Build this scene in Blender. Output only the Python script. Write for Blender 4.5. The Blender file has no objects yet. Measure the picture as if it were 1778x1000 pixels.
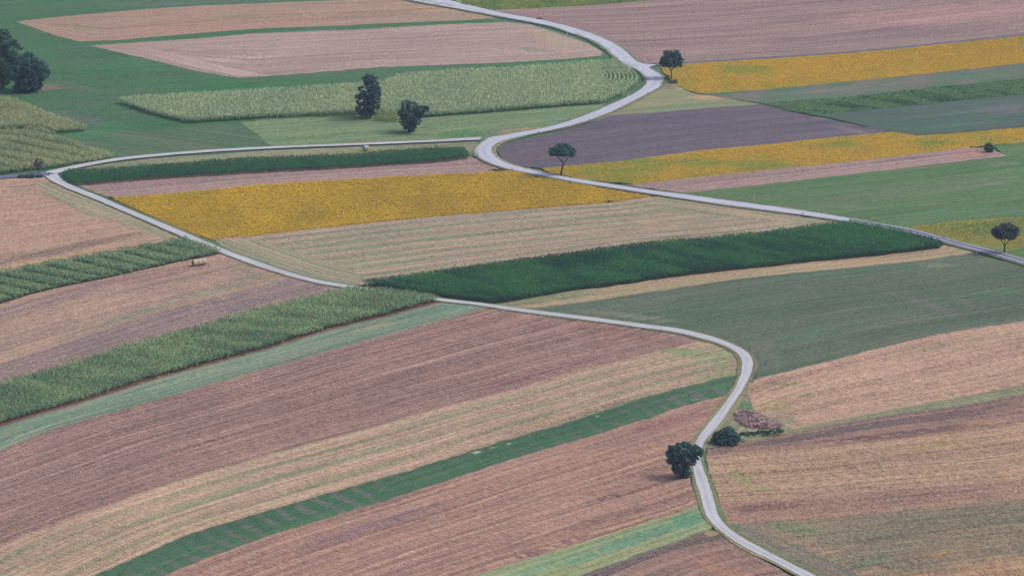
import bpy, math, random
import numpy as np
from mathutils import Vector
from mathutils.geometry import delaunay_2d_cdt

# ------------------------------------------------------------------ camera
F = 7150.0; H = 319.0; PITCH = math.radians(15.0)
scn = bpy.context.scene
cam = bpy.data.objects.new("camera", bpy.data.cameras.new("camera"))
scn.collection.objects.link(cam); scn.camera = cam
cam.location = (0, 0, H); cam.rotation_euler = (math.pi/2 - PITCH, 0, 0)
cam.data.sensor_width = 36; cam.data.lens = 36*F/1778
cam.data.clip_start = 1; cam.data.clip_end = 20000
# ------------------------------------------------------------------ light
SUN_EL = math.radians(48); SUN_AZ = math.radians(82)     # azimuth clockwise from +Y (view direction); sun to the right
w = bpy.data.worlds.new("World"); scn.world = w; w.use_nodes = True
nt = w.node_tree; nt.nodes.clear()
sky = nt.nodes.new("ShaderNodeTexSky"); sky.sky_type = 'NISHITA'; sky.sun_disc = False
sky.sun_elevation = SUN_EL; sky.sun_rotation = SUN_AZ; sky.air_density = 1.0; sky.dust_density = 4.0; sky.ozone_density = 1.0
bg = nt.nodes.new("ShaderNodeBackground"); bg.inputs['Strength'].default_value = 0.15
wo = nt.nodes.new("ShaderNodeOutputWorld")
nt.links.new(sky.outputs[0], bg.inputs['Color']); nt.links.new(bg.outputs[0], wo.inputs['Surface'])
sl = bpy.data.lights.new("sun", 'SUN'); sl.energy = 1.5; sl.angle = math.radians(16); sl.color = (1.0, 0.93, 0.84)
sun = bpy.data.objects.new("sun", sl); scn.collection.objects.link(sun)
sd = Vector((math.cos(SUN_EL)*math.sin(SUN_AZ), math.cos(SUN_EL)*math.cos(SUN_AZ), math.sin(SUN_EL)))
sun.rotation_euler = sd.to_track_quat('Z', 'Y').to_euler(); sun.location = (300, 900, 400)
scn.view_settings.view_transform = 'Standard'; scn.view_settings.look = 'None'
scn.view_settings.gamma = 1.0; scn.view_settings.exposure = 0.42
SAT = 1.04
KALB = 0.76        # photo colour (linear) -> base colour

random.seed(5); rng = np.random.default_rng(11)
C = scn.collection

# ------------------------------------------------------------------ terrain and pixel <-> ground
def T(x, y):
    x = np.asarray(x, float); y = np.asarray(y, float)
    f = np.exp(-((x/900)**2 + ((y-1250)/1100)**2))
    z = 2.4*np.sin(x/72+0.6)*np.cos(y/105+0.4) + 1.8*np.sin(x/120 - y/85 + 1.1) + 1.3*np.cos((x+y)/60)*0.6
    return z*f
cp, sp = math.cos(PITCH), math.sin(PITCH)
def P(px, py, h=0.0):
    """pixel of the photograph -> ground point (x, y) whose surface lies h above the terrain"""
    px = np.asarray(px, float); py = np.asarray(py, float)
    a = (px-889)/F; b = (500-py)/F
    dx, dy, dz = a, cp + b*sp, -sp + b*cp
    t = H/(-dz)
    for _ in range(12):
        t = (H - h - T(dx*t, dy*t))/(-dz)
    return dx*t, dy*t
def pt(px, py, h=0.0):
    x, y = P(px, py, h); return float(x), float(y), float(T(x, y))
def scale_at(px, py):
    x, y, z = pt(px, py); d = y*cp + (H-z)*sp
    return F/d
def to_px(x, y):
    z = T(x, y); d = y*cp + (H-z)*sp
    return 889 + F*x/d, 500 - F*(y*sp - (H-z)*cp)/d

# ------------------------------------------------------------------ small helpers
def lin(c):
    c = [v/255.0 for v in c]
    return tuple((v/12.92 if v <= .04045 else ((v+.055)/1.055)**2.4) for v in c)
def alb(c, k=None):
    l = lin(c); g = .3*l[0]+.59*l[1]+.11*l[2]; k = KALB if k is None else k
    return tuple(min(.88, max(.004, (g+(v-g)*SAT)*t*k)) for v, t in zip(l, (.985, 1.0, .955))) + (1.0,)
def tag(o, label=None, cat=None, group=None, kind=None):
    if label: o['label'] = label
    if cat: o['category'] = cat
    if group: o['group'] = group
    if kind: o['kind'] = kind
    return o
def polyW(pts, h=0.0):
    """list of (px,py) or (px,py,h) -> Nx2 world"""
    out = []
    for p in pts:
        x, y = P(p[0], p[1], p[2] if len(p) > 2 else h); out.append((float(x), float(y)))
    return np.array(out)
def smooth_line(pts, step=3.0):
    """Catmull-Rom through world points, resampled"""
    pts = np.asarray(pts, float); n = len(pts); out = []
    for i in range(n-1):
        p0 = pts[max(i-1, 0)]; p1 = pts[i]; p2 = pts[i+1]; p3 = pts[min(i+2, n-1)]
        L = np.linalg.norm(p2-p1); k = max(1, int(L/step))
        l0 = max(np.linalg.norm(p1-p0), 1e-3); l2 = max(np.linalg.norm(p3-p2), 1e-3)
        m1 = (p2-p0)/(l0+L)*L if i > 0 else (p2-p1)
        m2 = (p3-p1)/(L+l2)*L if i < n-2 else (p2-p1)
        for j in range(k):
            t = j/k
            out.append((2*t**3-3*t**2+1)*p1 + (t**3-2*t**2+t)*m1 + (-2*t**3+3*t**2)*p2 + (t**3-t**2)*m2)
    out.append(pts[-1]); return np.array(out)
def resample(poly, step=3.0):
    out = []; n = len(poly)
    for i in range(n):
        a = poly[i]; b = poly[(i+1) % n]; k = max(1, int(np.linalg.norm(b-a)/step))
        for j in range(k): out.append(a + (b-a)*j/k)
    return np.array(out)
def inside(poly, x, y):
    r = np.zeros(len(x), bool); n = len(poly); j = n-1
    for i in range(n):
        xi, yi = poly[i]; xj, yj = poly[j]
        if yi != yj:
            c = ((yi > y) != (yj > y)) & (x < (xj-xi)*(y-yi)/(yj-yi)+xi)
            r ^= c
        j = i
    return r
def extend(line, L=400.0):
    a = line[0] + (line[0]-line[1])/np.linalg.norm(line[0]-line[1])*L
    b = line[-1] + (line[-1]-line[-2])/np.linalg.norm(line[-1]-line[-2])*L
    return np.vstack([a, line, b])
def proj_line(line, q):
    """signed distance and arc length of points q (Nx2) to a polyline"""
    best = np.full(len(q), 1e18); sd_ = np.zeros(len(q)); uu = np.zeros(len(q)); s = 0.0
    for i in range(len(line)-1):
        a = line[i]; d = line[i+1]-a; L = np.linalg.norm(d)
        if L < 1e-6: continue
        d = d/L; r = q-a; t = np.clip(r@d, 0, L)
        near = a+np.outer(t, d); e = q-near; dist = np.linalg.norm(e, axis=1)
        m = dist < best
        cr = d[0]*r[:, 1]-d[1]*r[:, 0]
        best[m] = dist[m]; sd_[m] = (np.sign(cr)*dist)[m]; uu[m] = (s+t)[m]; s += L
    return sd_, uu
def vnoise(x, y, seed=0):
    """cheap smooth value noise in [-1,1]"""
    xi = np.floor(x).astype(np.int64); yi = np.floor(y).astype(np.int64); fx = x-xi; fy = y-yi
    fx = fx*fx*(3-2*fx); fy = fy*fy*(3-2*fy)
    def h(a, b):
        v = np.sin(a*127.1+b*311.7+seed*74.7)*43758.5453; return (v-np.floor(v))*2-1
    return (h(xi, yi)*(1-fx)+h(xi+1, yi)*fx)*(1-fy)+(h(xi, yi+1)*(1-fx)+h(xi+1, yi+1)*fx)*fy
def fbm(x, y, seed=0): return (vnoise(x, y, seed)+.5*vnoise(x*2.1, y*2.1, seed+3)+.25*vnoise(x*4.3, y*4.3, seed+7))/1.75

def mesh_from(name, V, Fq, mats, midx=None, nside=4, cols=None, smooth=False):
    V = np.asarray(V, np.float32); Fq = np.asarray(Fq, np.int32)
    me = bpy.data.meshes.new(name); me.vertices.add(len(V)); me.vertices.foreach_set('co', V.ravel())
    me.loops.add(Fq.size); me.loops.foreach_set('vertex_index', Fq.ravel())
    me.polygons.add(len(Fq)); me.polygons.foreach_set('loop_start', np.arange(0, Fq.size, nside, dtype=np.int32))
    for m in mats: me.materials.append(m)
    if midx is not None: me.polygons.foreach_set('material_index', np.asarray(midx, np.int32))
    me.update(calc_edges=True)
    if smooth: me.polygons.foreach_set('use_smooth', np.ones(len(Fq), bool))
    if cols is not None:
        at = me.color_attributes.new('var', 'FLOAT_COLOR', 'POINT'); at.data.foreach_set('color', np.asarray(cols, np.float32).ravel())
    o = bpy.data.objects.new(name, me); C.objects.link(o); return o

# ------------------------------------------------------------------ materials
class NB:
    def __init__(s, name):
        s.m = bpy.data.materials.new(name); s.m.use_nodes = True; s.t = s.m.node_tree; s.t.nodes.clear()
        s.out = s.t.nodes.new('ShaderNodeOutputMaterial'); s.b = s.t.nodes.new('ShaderNodeBsdfPrincipled')
        s.t.links.new(s.b.outputs[0], s.out.inputs['Surface'])
        s.b.inputs['Roughness'].default_value = .95; s.b.inputs['Specular IOR Level'].default_value = .15
    def n(s, ty, **k):
        o = s.t.nodes.new(ty)
        for a, b in k.items(): setattr(o, a, b)
        return o
    def L(s, a, b): s.t.links.new(a, b)
    def noise(s, vec, scale=(1, 1, 1), sc=1.0, detail=3.0, rough=.55, off=0.0):
        mp = s.n('ShaderNodeMapping'); mp.inputs['Scale'].default_value = scale; mp.inputs['Location'].default_value = (off, off*.7, off*.3)
        s.L(vec, mp.inputs['Vector']); no = s.n('ShaderNodeTexNoise')
        no.inputs['Scale'].default_value = sc; no.inputs['Detail'].default_value = detail; no.inputs['Roughness'].default_value = rough
        s.L(mp.outputs[0], no.inputs['Vector']); return no.outputs[0]
    def ramp(s, v, lo, hi, a=0.0, b=1.0):
        r = s.n('ShaderNodeMapRange', clamp=True, interpolation_type='SMOOTHSTEP')
        r.inputs['From Min'].default_value = lo; r.inputs['From Max'].default_value = hi
        r.inputs['To Min'].default_value = a; r.inputs['To Max'].default_value = b
        s.L(v, r.inputs['Value']); return r.outputs[0]
    def math(s, op, a, b=None):
        m = s.n('ShaderNodeMath', operation=op)
        for i, v in enumerate((a, b)):
            if v is None: continue
            if isinstance(v, (int, float)): m.inputs[i].default_value = v
            else: s.L(v, m.inputs[i])
        return m.outputs[0]
    def mix(s, f, a, b, bt='MIX'):
        m = s.n('ShaderNodeMix', data_type='RGBA', blend_type=bt, clamp_factor=True)
        for key, v in ((0, f), (6, a), (7, b)):
            if isinstance(v, (int, float)): m.inputs[key].default_value = v
            elif isinstance(v, tuple): m.inputs[key].default_value = v
            else: s.L(v, m.inputs[key])
        return m.outputs[2]

def field_mat(name, base, alt, streak=None, sa=.5, patch=.5, row=None, rowc=None, rowa=0.0, cross=None, grain=.30, grainc=None, sf=.22, gs=1.0, bump=.5, seed=0.0):
    """ground cover of one field: base/alt patches, streaks along the working direction,
       regular rows `row` metres apart, and fine clods or straw"""
    b = NB(name)
    uv = b.n('ShaderNodeUVMap', uv_map='rows').outputs[0]
    seed = seed or (sum(ord(ch)*(i+3) for i, ch in enumerate(name)) % 97)*1.0
    big = b.noise(uv, (.012, .05, 1), 1.0, 4, .6, seed)
    col = b.mix(b.ramp(big, .5-.22/max(patch, .05)*.5, .5+.22/max(patch, .05)*.5), alb(base), alb(alt))
    if streak is not None:
        st = b.noise(uv, (.012, sf, 1), 1.0, 5, .68, seed+13)
        col = b.mix(b.math('MULTIPLY', b.ramp(st, .44, .64), sa), col, alb(streak))
    if row:
        sepx = b.n('ShaderNodeSeparateXYZ'); b.L(uv, sepx.inputs[0])
        wob = b.noise(uv, (.006, .075, 1), 1.0, 3, .6, seed+3)
        ph = b.math('ADD', b.math('MULTIPLY', sepx.outputs[1], 2*math.pi/row), b.math('MULTIPLY', wob, 6.0))
        sn = b.math('SINE', ph)
        am = b.ramp(b.noise(uv, (.015, .2, 1), 1.0, 4, .6, seed+21), .34, .54, .25, 1.0)
        s3 = b.math('SINE', b.math('ADD', b.math('MULTIPLY', ph, 3.0), b.math('MULTIPLY', wob, 9.0)))
        rf = b.math('MULTIPLY', b.math('MULTIPLY', b.ramp(b.math('ADD', sn, b.math('MULTIPLY', s3, .35)), .05, 1.0), am), rowa)
        col = b.mix(rf, col, alb(rowc))
        hs = b.n('ShaderNodeHueSaturation'); b.L(b.ramp(b.math('ADD', b.math('MULTIPLY', sn, -.35), s3), -1.3, 1.3, .88, 1.10), hs.inputs['Value']); b.L(col, hs.inputs['Color']); col = hs.outputs[0]
    if cross:                                        # bands lying across the strip
        per_, cc_, am_, sk_ = cross; sp2 = b.n('ShaderNodeSeparateXYZ'); b.L(uv, sp2.inputs[0])
        wb = b.noise(uv, (.05, .12, 1), 1.0, 3, .6, seed+71)
        ph = b.math('ADD', b.math('MULTIPLY', b.math('ADD', sp2.outputs[0], b.math('MULTIPLY', sp2.outputs[1], sk_)), 2*math.pi/per_), b.math('MULTIPLY', wb, 7.0))
        fade = b.ramp(b.noise(uv, (.012, .06, 1), 1.0, 3, .6, seed+77), .40, .56, .15, 1.0)
        col = b.mix(b.math('MULTIPLY', b.math('MULTIPLY', b.ramp(b.math('SINE', ph), -.1, .7), fade), am_), col, alb(cc_))
    # painted-in weed or straw patches that belong to the ground
    ti = b.n('ShaderNodeVertexColor', layer_name='tint')
    tn = b.noise(uv, (.10, .28, 1), 1.0, 5, .7, seed+31)
    tf = b.ramp(b.math('ADD', ti.outputs['Alpha'], b.math('MULTIPLY', b.math('SUBTRACT', tn, .5), 1.6)), .30, .78)
    tf = b.math('MULTIPLY', tf, b.ramp(ti.outputs['Alpha'], .02, .25))
    col = b.mix(b.math('MULTIPLY', tf, .85), col, ti.outputs['Color'])
    # clods / straw
    g1 = b.noise(uv, (.75*gs, .36*gs, 1), 1.5, 3, .8, seed+41)
    g2 = b.noise(uv, (.007*gs, .55*gs, 1), 1.3, 4, .72, seed+47)
    g3 = b.noise(uv, (.03, .08, 1), 1.0, 4, .65, seed+53)
    gg = b.math('ADD', b.math('MULTIPLY', b.math('SUBTRACT', g1, .5), 7.5*grain), b.math('MULTIPLY', b.math('SUBTRACT', g2, .5), 6.5*grain))
    gg = b.math('ADD', gg, b.math('MULTIPLY', b.math('SUBTRACT', g3, .5), .45))
    hsv = b.n('ShaderNodeHueSaturation'); b.L(b.math('ADD', 1.0, gg), hsv.inputs['Value']); b.L(col, hsv.inputs['Color'])
    col = hsv.outputs[0]
    if grainc is not None:
        sp_ = b.ramp(b.noise(uv, (.5*gs, .8*gs, 1), 1.9, 3, .8, seed+59), .55, .66)
        col = b.mix(b.math('MULTIPLY', sp_, .5), col, alb(grainc))
    b.L(col, b.b.inputs['Base Color'])
    bp = b.n('ShaderNodeBump'); bp.inputs['Strength'].default_value = bump; bp.inputs['Distance'].default_value = .35
    b.L(g1, bp.inputs['Height']); b.L(bp.outputs[0], b.b.inputs['Normal'])
    return b.m

def plain_mat(name, c, var=.25, sc=1.5, rough=.9, c2=None, k=None):
    b = NB(name); g = b.n('ShaderNodeNewGeometry').outputs['Position']
    v = b.noise(g, (1, 1, 1), sc, 4, .65, 3.0)
    col = b.mix(b.ramp(v, .3, .7), alb(c, k), alb(c2 or tuple(x*(1-var) for x in c), k))
    b.L(col, b.b.inputs['Base Color']); b.b.inputs['Roughness'].default_value = rough
    return b.m

def leaf_mat(name, dark, light, trans=.25, k=None):
    """foliage: 'var' point colour R picks between dark and light leaf colour, G jitters value"""
    b = NB(name); va = b.n('ShaderNodeVertexColor', layer_name='var'); s = b.n('ShaderNodeSeparateColor'); b.L(va.outputs[0], s.inputs[0])
    col = b.mix(s.outputs[0], alb(dark, k), alb(light, k))
    h = b.n('ShaderNodeHueSaturation'); b.L(b.math('ADD', .65, b.math('MULTIPLY', s.outputs[1], .7)), h.inputs['Value']); b.L(col, h.inputs['Color'])
    b.L(h.outputs[0], b.b.inputs['Base Color'])
    b.b.inputs['Roughness'].default_value = .7
    tr = b.n('ShaderNodeBsdfTranslucent'); b.L(h.outputs[0], tr.inputs['Color'])
    mx = b.n('ShaderNodeMixShader'); mx.inputs[0].default_value = trans
    b.L(b.b.outputs[0], mx.inputs[1]); b.L(tr.outputs[0], mx.inputs[2]); b.L(mx.outputs[0], b.out.inputs['Surface'])
    return b.m

# ------------------------------------------------------------------ sheets of ground cover
LAYER = [0]
def sheet(name, pts, mat, label, A=None, B=None, tints=(), jit=.45, cell=3.0, cat='field', dz=None, kind='structure', step=2.5, raw=None, smooth=False):
    poly = raw if raw is not None else polyW(pts)
    if smooth: poly = smooth_line(np.vstack([poly, poly[:1]]), step)[:-1]
    poly = resample(poly, step)
    if jit:
        nx = vnoise(poly[:, 0]*.35, poly[:, 1]*.35, 5)*jit*.7 + vnoise(poly[:, 0]*1.1, poly[:, 1]*1.1, 6)*jit*.5
        ny = vnoise(poly[:, 0]*.35, poly[:, 1]*.35, 8)*jit*.9 + vnoise(poly[:, 0]*1.1, poly[:, 1]*1.1, 9)*jit*.9
        poly = poly + np.stack([nx, ny], 1)
    x0, y0 = poly.min(0); x1, y1 = poly.max(0)
    gx, gy = np.meshgrid(np.arange(x0, x1, cell), np.arange(y0, y1, cell)); gx = gx.ravel()+rng.normal(0, .1, gx.size); gy = gy.ravel()+rng.normal(0, .1, gy.size)
    m = inside(poly, gx, gy); inner = np.stack([gx[m], gy[m]], 1)
    # keep inner points off the border
    allp = [Vector(p) for p in poly] + [Vector(p) for p in inner]
    n = len(poly)
    r = delaunay_2d_cdt(allp, [], [list(range(n))], 1, 1e-4)
    v2 = np.array([(v.x, v.y) for v in r[0]]); faces = [f[::1] for f in r[2] if len(f) == 3]
    faces = np.array(faces, np.int32)
    a = v2[faces[:, 0]]; b_ = v2[faces[:, 1]]; c = v2[faces[:, 2]]
    cr = (b_[:, 0]-a[:, 0])*(c[:, 1]-a[:, 1])-(b_[:, 1]-a[:, 1])*(c[:, 0]-a[:, 0])
    faces[cr < 0] = faces[cr < 0][:, ::-1]
    if dz is None: LAYER[0] += 1; dz = .02 + LAYER[0]*.006
    V = np.column_stack([v2, T(v2[:, 0], v2[:, 1])+dz])
    o = mesh_from(name, V, faces, [mat], nside=3, smooth=True)
    # rows UV, in metres
    q = v2
    gA = extend(smooth_line(polyW(A) if not isinstance(A, np.ndarray) else A, 6)) if A is not None else np.array([[x0-500, (y0+y1)/2], [x1+500, (y0+y1)/2+30]])
    dA, u = proj_line(gA, q)
    if B is not None:
        gB = extend(smooth_line(polyW(B) if not isinstance(B, np.ndarray) else B, 6)); dB, u2 = proj_line(gB, q)
        mid = gB[len(gB)//2:len(gB)//2+1]; W = abs(proj_line(gA, mid)[0][0])
        # signed so that it keeps growing beyond either guide
        sg = -1.0 if proj_line(gA, mid)[0][0] < 0 else 1.0
        a_ = dA*sg; den = np.abs(dA)+np.abs(dB)+1e-6
        v = W*np.clip(a_/den, -3, 3)
        v = np.where(a_ < 0, a_, np.where(np.abs(dA) > np.abs(dB)+W, W+np.abs(dB), v))
    else: v = dA
    uvl = o.data.uv_layers.new(name='rows'); li = np.zeros(len(o.data.loops), np.int32); o.data.loops.foreach_get('vertex_index', li)
    uvl.data.foreach_set('uv', np.stack([u[li], v[li]], 1).astype(np.float32).ravel())
    tc = np.zeros((len(v2), 4), np.float32)
    if tints:
        pxx, pyy = to_px(v2[:, 0], v2[:, 1])
        for (cx, cy, rx, ry, ang, colr, st) in tints:
            ca, sa = math.cos(math.radians(ang)), math.sin(math.radians(ang))
            dx = pxx-cx; dy = pyy-cy; ex = (dx*ca-dy*sa)/rx; ey = (dx*sa+dy*ca)/ry
            wgt = np.clip(1.3-np.sqrt(ex**2+ey**2), 0, 1)*st
            cc = np.array(alb(colr)[:3]); up = wgt > tc[:, 3]
            tc[up, :3] = cc; tc[up, 3] = wgt[up]
    at = o.data.color_attributes.new('tint', 'FLOAT_COLOR', 'POINT'); at.data.foreach_set('color', tc.ravel())
    tag(o, label, cat, None, kind)
    o_poly[name+str(LAYER[0])] = poly
    return o, poly
o_poly = {}

# ------------------------------------------------------------------ crops
def scatter(poly, dens):
    x0, y0 = poly.min(0); x1, y1 = poly.max(0); n = int((x1-x0)*(y1-y0)*dens)
    x = rng.uniform(x0, x1, n); y = rng.uniform(y0, y1, n); m = inside(poly, x, y); return x[m], y[m]
def rows_points(poly, A, spacing, along):
    """points in rows parallel to guide A"""
    g = extend(smooth_line(A, 5), 150); x0, y0 = poly.min(0); x1, y1 = poly.max(0)
    R = math.hypot(x1-x0, y1-y0); X = []; Y = []
    d = np.gradient(g, axis=0); nn = np.stack([-d[:, 1], d[:, 0]], 1); nn /= np.linalg.norm(nn, axis=1)[:, None]
    for k in np.arange(-R, R, spacing):
        l = g+nn*k; seg = np.linalg.norm(np.diff(l, axis=0), axis=1); s = np.concatenate([[0], np.cumsum(seg)])
        if l[:, 1].max() < y0-20 or l[:, 1].min() > y1+600: pass
        t = np.arange(0, s[-1], along)+rng.uniform(0, along)
        X.append(np.interp(t, s, l[:, 0])); Y.append(np.interp(t, s, l[:, 1]))
    x = np.concatenate(X); y = np.concatenate(Y); m = (x > x0) & (x < x1) & (y > y0) & (y < y1); x, y = x[m], y[m]
    x += rng.normal(0, .07, len(x)); y += rng.normal(0, .07, len(y)); m = inside(poly, x, y); return x[m], y[m]
def view_trim(x, y, mx=160):
    px, py = to_px(x, y); m = (px > -mx) & (px < 1778+mx) & (py > -mx*.6) & (py < 1000+mx*.6); return x[m], y[m]

def maize(name, pts, A, mat, tmat, label, h=2.1, spacing=.75, along=.72, tassel=.6, band=None, nleaf=7, seed=1, hj=.05):
    poly = resample(polyW(pts), 2.5)
    poly = poly + np.stack([vnoise(poly[:, 0]*.4, poly[:, 1]*.4, 5), vnoise(poly[:, 0]*.4, poly[:, 1]*.4, 8)], 1)*.3
    x, y = rows_points(poly, polyW(A), spacing, along); x, y = view_trim(x, y)
    n = len(x)
    lf = fbm(x/9, y/22, seed)
    hh = h*(1+.10*lf+rng.normal(0, hj, n))
    tone = .5+.35*fbm(x/14, y/30, seed+5)+rng.normal(0, .13, n)
    if band:                                  # wavy strips of taller, darker growth
        ang, per, amp = band[:3]; ca, sa = math.cos(math.radians(ang)), math.sin(math.radians(ang))
        s = np.clip(2.6*fbm((x*ca-y*sa)/(per*2.6), (x*sa+y*ca)/per*1.3, seed+9), -1, 1)
        if len(band) > 3:                     # open wheel furrows cutting across the crop
            ac = (x*sa+y*ca)/per*2*math.pi+3.0*fbm(x/26, y/40, seed+13); tr = np.clip((-np.sin(ac)-.25)/.45, 0, 1)*np.clip(.75+1.3*fbm(x/15, y/30, seed+15), 0, 1)
            hh *= 1-band[3]*tr; tone -= .55*tr; s = s*.35
        hh *= 1+amp*s; tone += (.35+amp*1.6)*s
    z = T(x, y)+.2
    tone = np.clip(tone, 0, 1)
    K = nleaf
    ang = rng.uniform(0, 2*math.pi, (n, K)); zb = hh[:, None]*rng.uniform(.25, .85, (n, K)); L = rng.uniform(.45, .85, (n, K)); rise = rng.uniform(.12, .42, (n, K))
    wd = rng.uniform(.07, .12, (n, K))*1.25
    dx, dy = np.cos(ang), np.sin(ang); sx, sy = -dy*wd, dx*wd
    X = x[:, None]; Y = y[:, None]; Z = z[:, None]
    p0 = (X, Y, Z+zb); p1 = (X+dx*L*.5, Y+dy*L*.5, Z+np.minimum(zb+rise, hh[:, None])); p2 = (X+dx*L, Y+dy*L, Z+zb+rise*rng.uniform(-.9, .5, (n, K)))
    def arr(p, k): return np.stack([p[0]+sx*k, p[1]+sy*k, p[2]+0*sx], -1)
    V = np.stack([arr(p0, -.6), arr(p0, .6), arr(p1, 1), arr(p1, -1), arr(p2, .3), arr(p2, -.3)], 2)     # n,K,6,3
    base = (np.arange(n*K)*6)[:, None]
    Fq = np.concatenate([base+np.array([[0, 1, 2, 3]]), base+np.array([[3, 2, 4, 5]])], 0)
    V = V.reshape(-1, 3)
    relz = ((zb/hh[:, None]))
    tv = np.clip(tone[:, None]+rng.normal(0, .15, (n, K)), 0, 1)
    gv = np.clip(.5+rng.normal(0, .16, (n, K)), 0, 1)
    cols = np.stack([tv, gv, relz, np.ones_like(tv)], -1)[:, :, None, :].repeat(6, 2).reshape(-1, 4)
    # stalk and tassel: two narrow crossed blades
    m = rng.random(n) < tassel; nt_ = m.sum()
    a2 = rng.uniform(0, math.pi, nt_); tw = .07; xs, ys = x[m], y[m]; zt = z[m]+hh[m]*.8; top = z[m]+hh[m]+rng.uniform(.15, .4, nt_)
    cx, sy2 = np.cos(a2)*tw, np.sin(a2)*tw
    V2 = np.stack([np.stack([xs-cx, ys-sy2, zt], -1), np.stack([xs+cx, ys+sy2, zt], -1), np.stack([xs+cx*1.8, ys+sy2*1.8, top], -1), np.stack([xs-cx*1.8, ys-sy2*1.8, top], -1)], 1).reshape(-1, 3)
    F2 = (np.arange(nt_)*4)[:, None]+np.array([[0, 1, 2, 3]])+len(V)
    c2 = np.tile(np.array([[.6, .5, 1, 1]]), (len(V2), 1))
    c2[:, 1] = rng.uniform(.3, .8, nt_).repeat(4)
    mi = np.concatenate([np.zeros(len(Fq), int), np.ones(nt_, int)])
    o = mesh_from(name, np.vstack([V, V2]), np.vstack([Fq, F2]), [mat, tmat], mi, 4, np.vstack([cols, c2]))
    tag(o, label, 'maize crop', None, 'stuff'); return o

def lowcrop(name, pts, mat, label, h=.32, dens=5.0, cat='crop', k=4, size=.22, seed=3, tone=None, spread=.35, raw=None, sx_=9., sy_=30., slant=None):
    poly = raw if raw is not None else resample(polyW(pts), 3)
    x, y = scatter(poly, dens); x, y = view_trim(x, y, 110); n = len(x)
    if n == 0: return
    z = T(x, y)+.15
    tn = .5+.55*fbm(x/sx_, y/sy_, seed)+.3*fbm(x/40, y/25, seed+1)+rng.normal(0, .10, n)
    if slant:
        an, per = slant; ca, sa = math.cos(math.radians(an)), math.sin(math.radians(an)); tn = .55-.9*np.clip(1.8*fbm((x*ca-y*sa)/(per*3), (x*sa+y*ca)/per, seed+9)-.25, -.3, 1)+rng.normal(0, .12, n)
    if tone is not None:
        px, py = to_px(x, y)
        for (cx, cy, rx, ry, st) in tone:
            d = np.sqrt(((px-cx)/rx)**2+((py-cy)/ry)**2); tn += st*np.clip(1.2-d+.5*fbm(x/6, y/18, seed+2), 0, 1)
    tn = np.clip(tn, 0, 1)
    ang = rng.uniform(0, 2*math.pi, (n, k)); rr = rng.uniform(0, spread, (n, k)); s = size*rng.uniform(.6, 1.2, (n, k)); zz = h*rng.uniform(.35, 1, (n, k))
    cx = x[:, None]+np.cos(ang)*rr; cy = y[:, None]+np.sin(ang)*rr; cz = z[:, None]+zz
    a2 = rng.uniform(0, 2*math.pi, (n, k)); tl = rng.uniform(-.6, .9, (n, k))
    ux, uy = np.cos(a2)*s*.5, np.sin(a2)*s*.5; vx, vy, vz = -np.sin(a2)*np.cos(tl)*s*.5, np.cos(a2)*np.cos(tl)*s*.5, np.sin(tl)*s*.5
    O = np.zeros_like(cx)
    V = np.stack([np.stack([cx-ux-vx, cy-uy-vy, cz-vz], -1), np.stack([cx+ux-vx, cy+uy-vy, cz-vz], -1), np.stack([cx+ux+vx, cy+uy+vy, cz+vz], -1), np.stack([cx-ux+vx, cy-uy+vy, cz+vz], -1)], 2).reshape(-1, 3)
    Fq = (np.arange(n*k)*4)[:, None]+np.array([[0, 1, 2, 3]])
    cols = np.stack([np.clip(tn[:, None]+rng.normal(0, .15, (n, k)), 0, 1), np.clip(rng.normal(.5, .2, (n, k)), 0, 1), O, O+1], -1)[:, :, None, :].repeat(4, 2).reshape(-1, 4)
    o = mesh_from(name, V, Fq, [mat], None, 4, cols)
    tag(o, label, cat, None, 'stuff'); return o
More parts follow.
